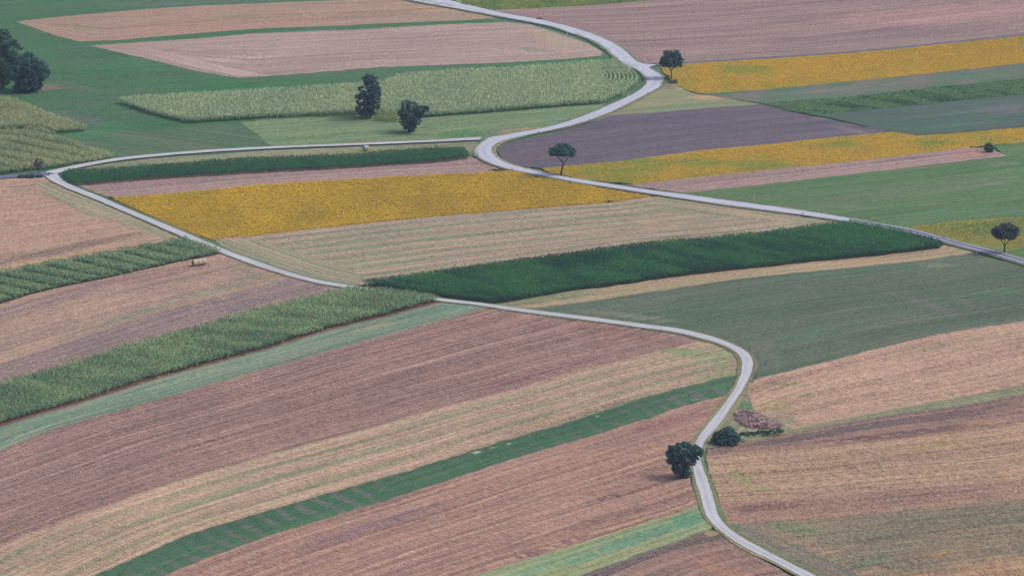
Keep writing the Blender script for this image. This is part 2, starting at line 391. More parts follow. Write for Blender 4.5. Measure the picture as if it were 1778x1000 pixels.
# ================================================================== GROUND
def make_ground():
    def axis(lo, hi, c, far):
        a = list(np.arange(lo, hi+.1, c)); s = c; v = lo
        left = []
        while v > -far[0]: s *= 1.35; v -= s; left.append(v)
        right = []; s = c; v = a[-1]
        while v < far[1]: s *= 1.35; v += s; right.append(v)
        return np.array(left[::-1]+a+right)
    xs = axis(-320, 320, 5, (5200, 5200)); ys = axis(840, 1820, 5, (4200, 7200))
    gx, gy = np.meshgrid(xs, ys); V = np.column_stack([gx.ravel(), gy.ravel(), T(gx.ravel(), gy.ravel())-.03])
    nx = len(xs); i = np.arange(len(ys)-1)[:, None]*nx+np.arange(nx-1)[None, :]; i = i.ravel()
    Fq = np.stack([i, i+1, i+nx+1, i+nx], 1)
    b = NB('ground_cover'); g = b.n('ShaderNodeNewGeometry').outputs['Position']
    mp = b.n('ShaderNodeMapping'); mp.inputs['Rotation'].default_value = (0, 0, math.radians(-18)); mp.inputs['Scale'].default_value = (.0028, .009, 0)
    b.L(g, mp.inputs[0]); wv = b.n('ShaderNodeTexVoronoi'); wv.inputs['Scale'].default_value = 1.0; wv.inputs['Randomness'].default_value = .7; b.L(mp.outputs[0], wv.inputs['Vector'])
    cr = b.n('ShaderNodeValToRGB'); cr.color_ramp.interpolation = 'CONSTANT'; s = b.n('ShaderNodeSeparateColor'); b.L(wv.outputs['Color'], s.inputs[0]); b.L(s.outputs[0], cr.inputs[0])
    els = [(0, (82, 120, 88)), (.25, (170, 140, 125)), (.45, (110, 130, 95)), (.62, (125, 105, 105)), (.8, (70, 105, 85))]
    e = cr.color_ramp.elements; e[0].position = 0; e[0].color = alb(els[0][1]); e[1].position = els[1][0]; e[1].color = alb(els[1][1])
    for p_, c_ in els[2:]: q = e.new(p_); q.color = alb(c_)
    n1 = b.noise(g, (.02, .06, 0), 1, 4, .6, 7); base = b.mix(b.ramp(n1, .4, .6), alb((74, 112, 84)), alb((88, 112, 92)))
    sx = b.n('ShaderNodeSeparateXYZ'); b.L(g, sx.inputs[0])
    ax = b.math('ABSOLUTE', sx.outputs[0]); ay = b.math('ABSOLUTE', b.math('SUBTRACT', sx.outputs[1], 1300.0))
    far = b.math('MAXIMUM', b.ramp(ax, 290, 291), b.ramp(ay, 470, 471))
    col = b.mix(far, base, cr.outputs[0]); g1 = b.noise(g, (1, 1, 0), 1.2, 4, .7, 2)
    h = b.n('ShaderNodeHueSaturation'); b.L(b.ramp(g1, .25, .75, .72, 1.28), h.inputs['Value']); b.L(col, h.inputs['Color']); b.L(h.outputs[0], b.b.inputs['Base Color'])
    o = mesh_from('ground', V, Fq, [b.m], smooth=True)
    tag(o, 'wide farmland ground lying under all the fields and roads', 'ground', None, 'structure')
make_ground()

# ------------------------------------------------------------------ ground cover looks
GREEN = field_mat('grass_green', (72, 116, 82), (84, 112, 92), (100, 112, 100), .55, .6, grain=.2, sf=.16)
GREENL = field_mat('grass_left', (54, 112, 66), (72, 106, 78), (98, 104, 92), .6, .6, grain=.2, sf=.3)
TANP = field_mat('stubble_pink', (166, 134, 120), (158, 136, 120), (142, 130, 110), .5, .5, grain=.22, sf=.3)
TANG = field_mat('stubble_pale', (168, 146, 138), (156, 134, 128), (184, 164, 154), .45, .5, grain=.20, sf=.35)
MEADOW = field_mat('meadow_light', (104, 132, 98), (114, 134, 100), (136, 142, 110), .6, .5, grain=.2, sf=.25)
MEADOWT = field_mat('meadow_dry', (116, 134, 102), (126, 132, 104), (160, 144, 112), .5, .6, grain=.18, sf=.2)
VERGET = field_mat('verge_dry', (146, 138, 112), (132, 134, 108), (110, 124, 96), .5, .5, grain=.25, sf=.5)
PINK = field_mat('ploughed_pink', (154, 130, 126), (146, 124, 122), (172, 138, 130), .4, .5, grain=.24, sf=.4)
SOYSOIL = field_mat('soya_floor', (165, 135, 58), (150, 128, 60), (180, 142, 58), .5, .5, grain=.2)
STRIPED = field_mat('stubble_rows', (170, 146, 128), (164, 142, 126), (140, 142, 118), .45, .5, row=7.0, rowc=(116, 134, 108), rowa=.95, grain=.22, sf=.2)
HEADL = field_mat('stubble_headland', (162, 146, 126), (152, 142, 120), (132, 138, 112), .7, .6, row=2.6, rowc=(122, 136, 110), rowa=.7, grain=.2, sf=.6)
STRAW = field_mat('straw_strip', (176, 148, 124), (166, 146, 120), (134, 140, 110), .5, .5, row=2.6, rowc=(150, 134, 110), rowa=.5, grain=.25, sf=.4)
GGREY = field_mat('catch_crop', (82, 100, 80), (94, 104, 88), (108, 110, 96), .6, .6, grain=.22, grainc=(70, 98, 88), sf=.22)
SALMON = field_mat('stubble_salmon', (182, 147, 133), (176, 148, 128), (160, 140, 118), .45, .5, grain=.30, grainc=(150, 132, 108), sf=.35)
WEEDY = field_mat('weed_strip', (114, 98, 100), (122, 106, 96), (92, 84, 90), .6, .6, grain=.36, grainc=(134, 122, 96), sf=.5)
REDBR = field_mat('ploughed_red', (142, 114, 106), (154, 126, 112), (118, 94, 96), .6, .5, grain=.3, grainc=(166, 130, 106), sf=.3)
TANB = field_mat('stubble_gold', (172, 144, 122), (164, 138, 118), (148, 122, 108), .5, .5, grain=.32, grainc=(142, 122, 94), sf=.28)
BROWNG = field_mat('stubble_greenish', (150, 126, 108), (134, 122, 104), (114, 118, 100), .6, .7, grain=.32, grainc=(118, 110, 88), sf=.25)
TANL = field_mat('stubble_left', (176, 142, 128), (168, 142, 122), (148, 132, 114), .5, .5, grain=.24, sf=.3)
MIXED = field_mat('stubble_mixed', (166, 138, 126), (150, 130, 118), (176, 144, 124), .6, .6, grain=.24, sf=.35)
MAUVE = field_mat('ploughed_mauve', (134, 116, 116), (144, 122, 120), (120, 108, 110), .5, .5, grain=.22, sf=.35)
TEAL = field_mat('clover_teal', (96, 130, 112), (110, 134, 116), (150, 148, 126), 1.0, .5, grain=.22, sf=.7)
BROWNR = field_mat('ploughed_rows', (148, 118, 108), (140, 114, 108), (126, 102, 100), .55, .5, row=7.6, rowc=(170, 140, 128), rowa=.5, grain=.30, sf=.3)
TANR = field_mat('stubble_green_rows', (178, 149, 132), (172, 147, 128), (150, 142, 116), .45, .5, row=9.5, rowc=(124, 136, 106), rowa=.85, grain=.28, sf=.45)
DGREEN = field_mat('beet_strip', (62, 98, 74), (76, 104, 82), (68, 112, 70), .5, .5, cross=(6.8, (104, 104, 100), .8, .3), grain=.2, sf=.2)
BROWNT = field_mat('stubble_brown', (164, 130, 116), (156, 124, 112), (134, 104, 102), .5, .5, row=9.0, rowc=(184, 150, 130), rowa=.6, grain=.30, grainc=(120, 92, 96), sf=.3)
YGT = field_mat('aftermath_strip', (150, 150, 112), (134, 148, 112), (110, 144, 120), .6, .6, grain=.22, sf=.35)
GOLDG = field_mat('rape_green', (126, 144, 84), (112, 140, 82), (146, 150, 90), .6, .6, grain=.22, sf=.35)
MAUVEB = field_mat('ploughed_brown', (154, 130, 124), (140, 120, 118), (116, 98, 110), .5, .5, row=12.0, rowc=(166, 138, 132), rowa=.4, grain=.30, grainc=(172, 138, 124), sf=.2)
PURPLE = field_mat('ploughed_purple', (98, 90, 102), (104, 94, 104), (84, 80, 94), .5, .6, grain=.22, grainc=(124, 112, 122), sf=.3)
GREYP = field_mat('harrowed_grey', (78, 96, 88), (88, 98, 96), (74, 108, 80), .6, .6, grain=.20, sf=.3)
GPATCH = field_mat('green_brown_patches', (84, 112, 90), (104, 110, 98), (74, 112, 84), .5, .6, cross=(24, (122, 112, 108), .8, .8), grain=.16, sf=.12)
BIGG = field_mat('big_green', (76, 116, 72), (90, 116, 80), (112, 116, 92), .55, .7, grain=.2, sf=.18)
VERGE = field_mat('verge_grass_floor', (98, 116, 86), (134, 130, 100), (150, 136, 104), .4, .8, grain=.3, sf=.6)
VERGED = field_mat('verge_dark_floor', (78, 108, 82), (98, 116, 88), (128, 128, 98), .4, .8, grain=.3, sf=.6)

# ------------------------------------------------------------------ shared boundaries (photo pixels at ground level)
E = -70; EX = 1850
roadU = [(735, -12), (760, -3), (790, 5), (840, 17), (880, 26), (932, 35), (984, 47), (1015, 56), (1049, 69), (1078, 84.5), (1093, 97.5), (1105, 108), (1117, 112.5), (1140, 114.5), (1127, 119), (1143, 129), (1152, 139), (1150, 147), (1143, 155), (1122, 166), (1098, 179), (1062, 196), (1023, 211), (971, 225), (932, 233), (900, 240), (877, 245.5), (861, 252), (853, 261), (856, 269), (866, 278), (882, 286), (906, 293.5), (958, 305), (1010, 314), (1062, 322), (1114, 330), (1166, 337), (1218, 344), (1270, 351), (1340, 360.5), (1400, 369), (1474, 381)]
roadD = [(668, -12), (700, 0), (752, 10), (800, 18), (880, 33), (914, 39), (958, 48), (989, 58.5), (1026, 71), (1052, 87), (1070, 103), (1085, 113), (1106, 123.5), (1120, 135), (1123, 146), (1114, 156), (1093, 169), (1062, 182.5), (1026, 198), (989, 212), (940, 225), (880, 235.5), (850, 241), (838, 248), (825, 260), (825, 269), (838, 279.5), (861, 289), (880, 295), (919, 303), (971, 313), (1023, 322), (1075, 330), (1127, 338), (1179, 346), (1231, 354), (1283, 361), (1340, 368), (1400, 376), (1474, 387)]
aspU = [(1474, 381), (1526, 390), (1578, 399), (1630, 412.5), (1682, 426), (1734, 439), (1785, 454), (1850, 472)]
aspD = [(1474, 387), (1526, 397), (1578, 407), (1630, 420), (1682, 434.5), (1734, 448), (1785, 463), (1850, 482)]
laneU = [(99, 303.5), (103, 308), (109, 315), (130, 326), (182, 347), (234, 369.5), (286, 391), (338, 413), (390, 435), (440, 453.5), (492, 471.5), (544, 486), (606, 497.5), (690, 509.5), (766, 520), (830, 527.5), (880, 534.5), (958, 544.5), (1036, 554), (1114, 564.5), (1179, 573), (1231, 585), (1270, 599), (1296, 612.5), (1306.5, 627), (1306, 645), (1296, 668), (1280, 694), (1257, 728), (1243, 746), (1226, 766), (1219, 779), (1216, 796), (1223, 820), (1234, 850), (1244, 886), (1254, 906), (1283, 932), (1322, 953), (1370, 978), (1412, 999), (1470, 1030)]
laneD = [(76, 306), (88, 315.5), (117, 329), (156, 344), (208, 366), (260, 388), (312, 411), (364, 432.5), (416, 453), (440, 461.5), (492, 478), (544, 492), (606, 502.5), (690, 514.5), (766, 525), (830, 532), (880, 539.5), (958, 550), (1036, 560), (1114, 570.5), (1179, 580), (1231, 593), (1257, 602), (1279, 614), (1288, 629), (1287, 649), (1275, 678), (1254, 709), (1231, 737), (1209, 767), (1203, 785), (1203, 808), (1208, 836), (1218, 870), (1226, 896), (1244, 917), (1286, 948), (1340, 975), (1390, 1002), (1440, 1030)]
linkU = [(75, 301.5), (104, 294.5), (156, 284), (208, 276), (260, 270.5), (312, 266), (390, 260.5), (460, 257), (544, 253.5), (648, 249.5), (752, 245), (838, 240)]
linkD = [(99, 303.5), (125, 296), (160, 288.5), (208, 280.5), (260, 275), (312, 270), (390, 264.5), (460, 260.5), (544, 257), (648, 253), (752, 248.6), (832, 245)]
westU = [(E, 313), (0, 307.5), (60, 302.5), (80, 300.5)]
westD = [(E, 320), (0, 312.5), (60, 308), (88, 308)]
f1b = [(44, 44), (91, 60), (138, 73), (208, 70), (312, 61), (440, 51), (596, 45), (700, 40), (804, 36), (856, 32.5)]
f2t = [(156, 80), (234, 75), (338, 68), (440, 59), (622, 52), (778, 43), (880, 39.5)]
f2b = [(1046, 97), (984, 103), (880, 109), (752, 114), (648, 118), (544, 127), (440, 135), (416, 136.5)]
m1b = [(325, 216), (440, 208.5), (625, 197), (734, 206), (880, 195), (1049, 182)]
y1t = [(190, 344), (260, 340), (364, 330.5), (440, 322), (596, 313), (700, 306.5), (804, 302), (882, 297.5)]
y1b = [(369, 417), (440, 410), (544, 398), (648, 387), (778, 375), (880, 366.5), (958, 360), (1062, 352), (1128, 343)]
m4t = [(627, 495), (700, 487), (830, 467), (900, 457), (984, 446), (1114, 428), (1244, 418), (1318, 410), (1396, 400), (1440, 394), (1474, 391)]
m4b = [(1639, 426), (1630, 432), (1526, 445), (1422, 454), (1318, 466), (1244, 473), (1140, 486), (1062, 498), (984, 507), (930, 517), (880, 525), (856, 527.5), (778, 519)]
s3b = [(905, 536), (932, 535), (1010, 526), (1140, 506), (1296, 483), (1448, 468), (1578, 455.5), (1690, 440)]
grb = [(EX, 543), (1778, 558), (1704, 569), (1630, 581), (1526, 605), (1422, 632), (1318, 657), (1295, 668)]
s4b = [(EX, 652), (1778, 668), (1682, 688), (1552, 711), (1448, 731), (1370, 746), (1300, 757)]
wsb = [(EX, 668), (1778, 686), (1682, 703), (1552, 721), (1448, 738), (1370, 753), (1300, 767), (1240, 776)]
rbb = [(EX, 722), (1778, 734), (1703, 744), (1526, 764), (1422, 776), (1318, 785), (1226, 793)]
s5b = [(EX, 820), (1778, 832), (1655, 842), (1552, 849), (1422, 862), (1318, 867), (1250, 870)]
bbb = [(EX, 850), (1778, 866), (1655, 878), (1578, 886), (1448, 898), (1318, 906), (1256, 912)]
m5t = [(E, 490), (0, 477), (73, 462), (146, 449), (221, 436), (299, 423), (318, 418)]
m5b = [(385, 441), (364, 446), (312, 456), (260, 467), (182, 485), (104, 500), (52, 513), (0, 529), (E, 551)]
mvt = [(E, 655), (0, 633), (130, 592), (260, 548), (365, 520), (460, 496), (507, 481)]
m6t = [(E, 696), (0, 674), (104, 644), (208, 613), (312, 583), (440, 547), (518, 529), (606, 508)]
m6b = [(E, 766), (0, 739), (65, 719), (130, 701), (260, 659), (360, 632), (460, 606), (570, 572), (674, 548), (720, 535), (766, 524)]
tlb = [(E, 808), (0, 783), (52, 762), (104, 742), (180, 721), (260, 698), (360, 670), (460, 641), (570, 609), (700, 575), (770, 556), (846, 536)]
brb = [(E, 990), (0, 948), (104, 906), (260, 852), (360, 820), (460, 792), (560, 765), (656, 740), (778, 704), (900, 674), (984, 649), (1114, 618), (1222, 592)]
trb = [(40, 1050), (100, 1028), (166, 1000), (312, 935), (380, 912), (460, 889), (570, 857), (700, 821), (820, 783), (900, 758), (968, 740), (1040, 716), (1114, 693), (1190, 672), (1249, 658), (1284, 651)]
dgb = [(180, 1050), (286, 1000), (364, 967), (460, 933), (570, 899), (700, 860), (800, 827), (900, 795), (984, 771), (1088, 740), (1174, 711), (1215, 698), (1262, 688)]
btb = [(700, 1048), (830, 1000), (880, 982), (958, 959), (1088, 917), (1140, 902), (1179, 890), (1216, 877)]
ygb = [(870, 1048), (1010, 1000), (1070, 978), (1114, 961), (1192, 934), (1228, 921)]
wdb = [(930, 1048), (1050, 1003), (1100, 981), (1160, 960), (1210, 946), (1262, 938)]
f30b = [(800, 9), (856, 18.5), (880, 18), (1010, 12), (1140, 1), (1260, -9)]
f31b = [(1120, 111), (1140, 111.5), (1192, 108.5), (1340, 100), (1474, 91), (1630, 75.5), (1778, 60), (EX, 52)]
y2b = [(1171, 145), (1187, 156), (1210, 163), (1244, 163.5), (1340, 156), (1474, 143), (1630, 127), (1778, 111), (EX, 103)]
g33b = [(1240, 168), (1306, 179), (1318, 181), (1474, 170), (1630, 153), (1778, 138), (EX, 131)]
g34b = [(1318, 181), (1370, 194), (1414, 201.5), (1526, 192), (1656, 178), (1778, 166), (EX, 159)]
g35b = [(1435, 205), (1474, 214), (1526, 226), (1591, 236), (1656, 232), (1778, 221), (EX, 215)]
f36t = [(1030, 213), (1059, 201), (1140, 196), (1244, 187), (1306, 182), (1322, 183), (1383, 198), (1474, 216), (1552, 231)]
f36b = [(1552, 231), (1448, 240), (1340, 252), (1218, 263), (1088, 280), (1010, 288), (940, 294)]
y3b = [(EX, 243), (1778, 249), (1729, 253), (1682, 258), (1552, 274), (1440, 286), (1318, 298), (1218, 309), (1101, 322), (1060, 318)]
f39b = [(1753, 272), (1682, 280), (1552, 296), (1436, 309), (1318, 323), (1244, 331), (1192, 337)]
def R(l): return l[::-1]

# ================================================================== FIELDS
def S(*a, **k): return sheet(*a, **k)
tanT = (150, 140, 112); grn = (84, 128, 88); pinkc = (176, 136, 120)
S('grassland', [(E, -20), (760, -20), (800, 20), (1060, 100), (1115, 140), (1060, 185), (830, 245), (400, 262), (200, 280), (100, 296), (E, 312)], GREENL,
  'green grassland with faint brown furrows around the leafy copse and the pale maize', A=[(0, 120), (200, 105), (500, 85), (900, 60)],
  tints=[(120, 205, 90, 16, -8, (104, 110, 104), .7), (130, 150, 70, 10, -10, (108, 112, 104), .6), (70, 152, 52, 7, 0, (134, 112, 102), 1.0), (300, 235, 130, 14, 3, (96, 104, 98), .9), (330, 5, 250, 6, 2, (92, 104, 92), .8), (230, 118, 130, 14, 0, (64, 118, 80), .6), (190, 222, 60, 8, 5, (60, 124, 80), .8)])
S('furrowed_plot', [(94, 232), (150, 226), (300, 224), (416, 214), (448, 233), (471, 252), (390, 260), (260, 270), (205, 275), (150, 252)], field_mat('furrow_grey', (68, 108, 74), (84, 108, 84), (106, 110, 94), .8, .6, grain=.16, sf=.5),
  'dull green plot with slanting brown furrows above the narrow white lane', A=[(140, 232), (300, 252), (460, 275)], tints=[(150, 233, 50, 8, 0, (66, 120, 82), 1), (420, 258, 60, 5, 3, (66, 122, 84), 1)])
S('stubble_field', [(29, 38), (65, 34), (156, 25), (260, 16), (364, 10), (440, 7), (544, 3), (648, 0), (680, -14), (700, 0), (752, 10), (830, 25), (868, 33)]+R(f1b), TANP,
  'pinkish stubble strip topmost on the left, beside the winding road', A=[(29, 38), (156, 25), (440, 7), (648, 0), (760, -10)], B=f1b,
  tints=[(150, 50, 55, 9, -8, (150, 136, 112), .9), (420, 27, 90, 6, 2, (140, 134, 112), .6), (400, 45, 380, 6, 3, pinkc, .7), (740, 14, 80, 7, -10, (170, 146, 118), .7)])
S('stubble_field', f2t+[(919, 43), (984, 63), (1022, 77), (1045, 90)]+f2b+[(338, 123.5), (260, 104), (182, 86)], TANG,
  'pale greyish pink stubble field between two green grass strips, second from the top left', A=f2t, B=[(200, 95), (338, 124)]+R(f2b),
  tints=[(400, 102, 190, 10, 5, (184, 162, 154), .6), (330, 88, 120, 6, 5, (182, 160, 152), .5), (700, 70, 200, 22, 3, (158, 132, 130), .6), (960, 68, 70, 14, -18, (166, 152, 128), .8), (930, 87, 50, 5, -5, (128, 134, 108), .7)])
S('headland_track', [(232, 84), (262, 84), (340, 103), (400, 119), (470, 132), (416, 133), (338, 117), (262, 96)], field_mat('track_pale', (176, 152, 144), (166, 142, 138), (196, 174, 164), .5, .5, row=2.2, rowc=(200, 180, 168), rowa=.7, grain=.2),
  'paler wheel track crossing the corner of the greyish pink stubble', A=[(232, 84), (340, 108), (470, 136)])
S('meadow', [(416, 213), (445, 211), (440, 206), (625, 196), (734, 205), (880, 193), (1049, 181), (1060, 184), (1026, 199), (985, 213), (940, 226), (850, 242), (832, 243), (752, 247), (648, 251), (544, 256), (473, 258), (448, 233)], MEADOW,
  'light green mown meadow where the two dark trees stand, above the narrow white lane', A=[(416, 240), (640, 225), (1050, 190)],
  tints=[(905, 229, 50, 7, 5, (164, 140, 110), 1.1), (800, 232, 50, 7, 5, (72, 128, 80), 1.1), (740, 212, 60, 5, 2, (118, 128, 98), .8), (620, 235, 160, 10, 3, (122, 146, 106), .5), (705, 234, 60, 6, 0, (80, 110, 84), .7)])
S('verge_strip', [(118, 297), (160, 289), (260, 276), (460, 262), (640, 255), (832, 247), (822, 258), (823, 272), (809, 268), (600, 276), (400, 288), (150, 306), (112, 306)], VERGET,
  'narrow dry grass strip between the white lane and the dark green maize', A=[(118, 297), (460, 264), (832, 247)])
S('ploughed_field', [(120, 318), (312, 305), (544, 292), (700, 284), (812, 272), (835, 278), (866, 290), (882, 297.5)]+R(y1t)+[(160, 332)], PINK,
  'narrow mauve ploughed strip between dark maize and the large yellow field', A=[(130, 323), (440, 301), (817, 276)], B=y1t,
  tints=[(150, 333, 30, 8, -15, (150, 150, 112), .9), (850, 287, 25, 6, -15, (170, 136, 116), .9)])
S('soya_field', y1t+[(900, 299), (932, 307), (1010, 321), (1075, 332), (1128, 340)]+R(y1b)+[(338, 407), (286, 385), (234, 362)], SOYSOIL,
  'soil under the large golden yellow field in the middle', A=y1t, B=y1b)
S('stubble_field', [(369, 415)]+y1b[1:]+[(1150, 343), (1218, 355), (1340, 370), (1400, 378), (1474, 388), (1474, 394)]+R(m4t)+[(606, 495), (544, 485), (440, 453), (400, 437)], STRIPED,
  'pale stubble with thin green rows, between the golden field and the long dark maize', A=y1b+[(1300, 330)], B=m4t,
  tints=[(860, 370, 300, 5, 6, (150, 132, 124), .8), (640, 455, 140, 22, 10, (144, 146, 118), .55), (1150, 363, 120, 8, -10, (146, 144, 116), .8), (1120, 395, 230, 14, 6, (176, 142, 126), .5)])
S('headland', [(372, 418), (450, 416), (470, 424), (540, 445), (640, 482), (620, 494), (606, 496), (544, 485), (492, 471), (440, 453), (395, 434)], HEADL,
  'greenish curved headland of the pale stubble along the field lane', A=laneU[7:13], jit=1.2)
S('headland', [(1128, 343), (1160, 342), (1270, 360), (1440, 383), (1474, 388), (1440, 392), (1320, 382), (1220, 371), (1150, 356)], HEADL,
  'dry striped headland under the main road, at the right tip of the pale stubble', A=[(1128, 340), (1283, 362), (1440, 384)], jit=1.0, tints=[(1290, 372, 140, 6, -8, (170, 146, 124), .8)])
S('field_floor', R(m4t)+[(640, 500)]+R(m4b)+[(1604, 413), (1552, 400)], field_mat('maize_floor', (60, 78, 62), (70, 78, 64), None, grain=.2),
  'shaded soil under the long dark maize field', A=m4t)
S('stubble_strip', [(856, 529), (880, 526)]+R(m4b)[3:]+[(1690, 436)]+R(s3b)+[(880, 536)], STRAW,
  'straw coloured curved strip below the long dark maize', A=R(m4b)[1:], B=s3b,
  tints=[(950, 518, 110, 12, 8, (132, 138, 106), 1.0), (962, 523, 18, 4, 8, (184, 152, 122), 1.2), (1600, 440, 60, 5, 5, (150, 136, 112), .7)])
S('catch_crop_field', s3b+[(1760, 458), (EX, 478)]+grb+[(1302, 660), (1308, 645), (1309, 625), (1296, 610), (1270, 597), (1230, 583), (1114, 563), (958, 543)], GGREY,
  'large grey green field right of the long bend in the lane', A=s3b+[(1800, 425)], B=R(grb),
  tints=[(1090, 549, 140, 7, -7, (122, 124, 112), .8), (1332, 612, 44, 26, -40, (106, 110, 98), .9), (1620, 532, 70, 9, -22, (112, 106, 104), .8), (1700, 535, 60, 7, -25, (110, 106, 102), .8), (1580, 520, 70, 8, -15, (108, 108, 102), .7), (1500, 470, 300, 12, 5, (92, 118, 98), .6), (1430, 575, 110, 14, 10, (84, 118, 92), .6), (1620, 461, 60, 5, 0, (130, 134, 110), .8), (1395, 500, 35, 6, -25, (108, 104, 104), .8), (1740, 508, 80, 5, 3, (84, 122, 88), .8)])
S('stubble_field', grb+[(1300, 690), (1308, 712), (1300, 757)]+R(s4b), SALMON,
  'salmon pink stubble field right of the bend, above the brown weed band', A=grb, B=s4b,
  tints=[(1370, 668, 40, 5, -5, (120, 138, 96), .9), (1400, 685, 40, 4, -5, (124, 140, 98), .8), (1345, 705, 45, 14, -10, (164, 150, 112), .9), (1365, 732, 40, 6, 5, (112, 136, 100), .9), (1600, 610, 150, 8, 12, (150, 140, 108), .6), (1700, 590, 120, 6, 12, (140, 136, 104), .6), (1690, 680, 110, 5, 10, (188, 146, 126), .7)])
S('grass_strip', s4b+[(1282, 764)]+R(wsb)[1:], VERGET,
  'thin greenish grass strip under the salmon stubble', A=s4b, B=wsb)
S('weed_band', wsb+[(1228, 779), (1226, 793)]+R(rbb), REDBR, cell=2.0, label=
  'brown ploughed band with weeds crossing right of the lane bushes', A=wsb, B=rbb,
  tints=[(1500, 768, 280, 3.4, 8, (112, 84, 84), 1.1), (1450, 750, 260, 7, 9, (104, 94, 98), 1.1), (1640, 722, 120, 9, 9, (110, 90, 94), .9), (1300, 778, 70, 3, 5, (158, 130, 106), .9), (1560, 752, 200, 4, 7, (104, 78, 86), .9), (1700, 735, 110, 7, 8, (172, 134, 108), .7)])
S('stubble_field', rbb+[(1228, 805), (1240, 845)]+R(s5b), TANB,
  'golden tan stubble field right of the lane tree', A=rbb, B=s5b,
  tints=[(1285, 828, 32, 17, -35, (146, 146, 106), .9), (1325, 849, 35, 5, 0, (142, 146, 104), .8), (1500, 790, 170, 6, 6, (158, 142, 106), .6), (1640, 772, 130, 7, 6, (160, 144, 104), .7), (1600, 820, 160, 6, 5, (176, 140, 112), .6)])
S('ploughed_band', s5b+[(1252, 885), (1256, 912)]+R(bbb), field_mat('soil_band_pale', (156, 126, 114), (162, 134, 118), (136, 108, 104), .6, .5, grain=.3, grainc=(166, 130, 106), sf=.3),
  'reddish brown soil band low on the right, under the golden tan stubble', A=s5b, B=bbb,
  tints=[(1330, 882, 80, 10, 5, (118, 88, 90), .9), (1400, 902, 90, 5, 5, (172, 130, 108), .8), (1640, 855, 120, 6, 5, (128, 100, 100), .8)])
S('stubble_field', bbb+[(1285, 932), (1330, 955), (1412, 996), (1500, 1045), (EX, 1045)], BROWNG,
  'greenish brown stubble field filling the bottom right corner', A=bbb, B=[(1300, 1050), (1500, 990), (1778, 950), (EX, 942)],
  tints=[(1390, 920, 70, 12, -10, (112, 128, 98), .9), (1510, 975, 60, 10, 15, (106, 120, 98), 1.0), (1720, 1000, 200, 34, 8, (176, 140, 112), 1.0), (1630, 962, 36, 4, 8, (186, 146, 100), 1.2), (1420, 952, 70, 8, -15, (162, 134, 120), .8), (1600, 900, 160, 9, 4, (120, 112, 100), .8), (1580, 934, 160, 8, 4, (116, 110, 98), .7), (1600, 985, 80, 5, 10, (116, 118, 96), .8)])
S('headland', [(1258, 908), (1285, 906), (1330, 925), (1400, 955), (1500, 1000), (1540, 1045), (1500, 1045), (1412, 998), (1322, 951), (1290, 935)], field_mat('headland_grey', (142, 124, 114), (128, 120, 110), (106, 112, 98), .7, .6, row=1.9, rowc=(108, 118, 102), rowa=.8, grain=.25, sf=.6),
  'grey striped headland running beside the lane in the lower right', A=laneU[-8:], jit=1.2, tints=[(1270, 915, 20, 12, -30, (96, 124, 92), .9)])
S('stubble_field', [(E, 318), (0, 311), (75, 308), (117, 330), (208, 367), (312, 412), (330, 420), (299, 427)]+R(m5t)[1:], TANL,
  'pinkish stubble field at the left edge, below the road junction', A=[(0, 313), (100, 306), (300, 280)], B=m5t,
  tints=[(120, 432, 150, 7, 12, (126, 108, 100), 1.1), (100, 447, 180, 7, 12, (176, 146, 118), .8), (60, 322, 110, 4, 3, (134, 116, 106), .8), (60, 380, 120, 25, 4, (180, 140, 128), .6)])
S('headland', [(60, 318), (100, 322), (160, 345), (260, 388), (318, 414), (300, 420), (240, 400), (150, 372), (80, 340)], HEADL,
  'pale dry headland beside the lane, in the left stubble below the junction', A=laneD[:8], jit=1.0, tints=[(200, 380, 60, 12, -20, (156, 146, 118), .7)])
S('field_floor', m5t+[(350, 428)]+m5b, field_mat('maize_floor_red', (92, 76, 70), (84, 80, 66), None, grain=.25),
  'dark soil under the wavy maize beside the three bales', A=m5t)
S('stubble_field', R(m5b)+[(440, 461), (544, 491), (606, 502)]+R(m6t)[0:]+[(E, 600)], MIXED,
  'striped tan and mauve field around the three round bales', A=R(m5b), B=m6t,
  tints=[(90, 520, 190, 9, 16, (140, 116, 116), 1.1), (280, 478, 120, 7, 12, (150, 118, 112), 1.0), (120, 545, 200, 12, 17, (178, 148, 132), .8), (240, 545, 130, 9, 19, (132, 134, 112), .9), (380, 505, 80, 8, 14, (140, 140, 118), .9), (60, 600, 120, 8, 18, (172, 146, 124), .8), (450, 480, 60, 12, -18, (140, 132, 112), .8), (420, 465, 30, 8, -18, (152, 142, 114), .8)])
S('ploughed_band', mvt+[(560, 492), (606, 502)]+R(m6t), MAUVE,
  'dark mauve ploughed band along the upper side of the broad green maize', A=mvt, B=m6t,
  tints=[(80, 645, 140, 10, 17, (152, 124, 124), .8), (430, 530, 90, 7, 16, (112, 104, 112), .8)])
S('field_floor', m6t+[(690, 514)]+R(m6b)[0:], field_mat('maize_floor_brown', (112, 80, 74), (96, 74, 68), None, grain=.25),
  'reddish brown soil at the foot of the broad green maize', A=m6t, jit=.5)
S('soil_margin', m6b+[(770, 526)]+[(p[0], p[1]+5.5-2.5*p[0]/800) for p in R(m6b)], field_mat('soil_margin_mat', (116, 78, 76), (124, 92, 84), None, grain=.3),
  'thin reddish brown soil edge along the lower side of the broad green maize', A=m6b, jit=.35)
S('clover_strip', [(p[0], p[1]+4.0-2*p[0]/800) for p in m6b]+[(830, 532), (850, 536)]+R(tlb), TEAL,
  'bluish green strip streaked with straw, below the broad green maize', A=m6b, B=tlb,
  tints=[(650, 568, 70, 6, 13, (158, 150, 124), 1.0), (60, 748, 120, 6, 18, (150, 154, 132), .7), (330, 655, 200, 5, 17, (146, 152, 128), .7), (770, 538, 60, 6, 5, (98, 140, 118), .7)])
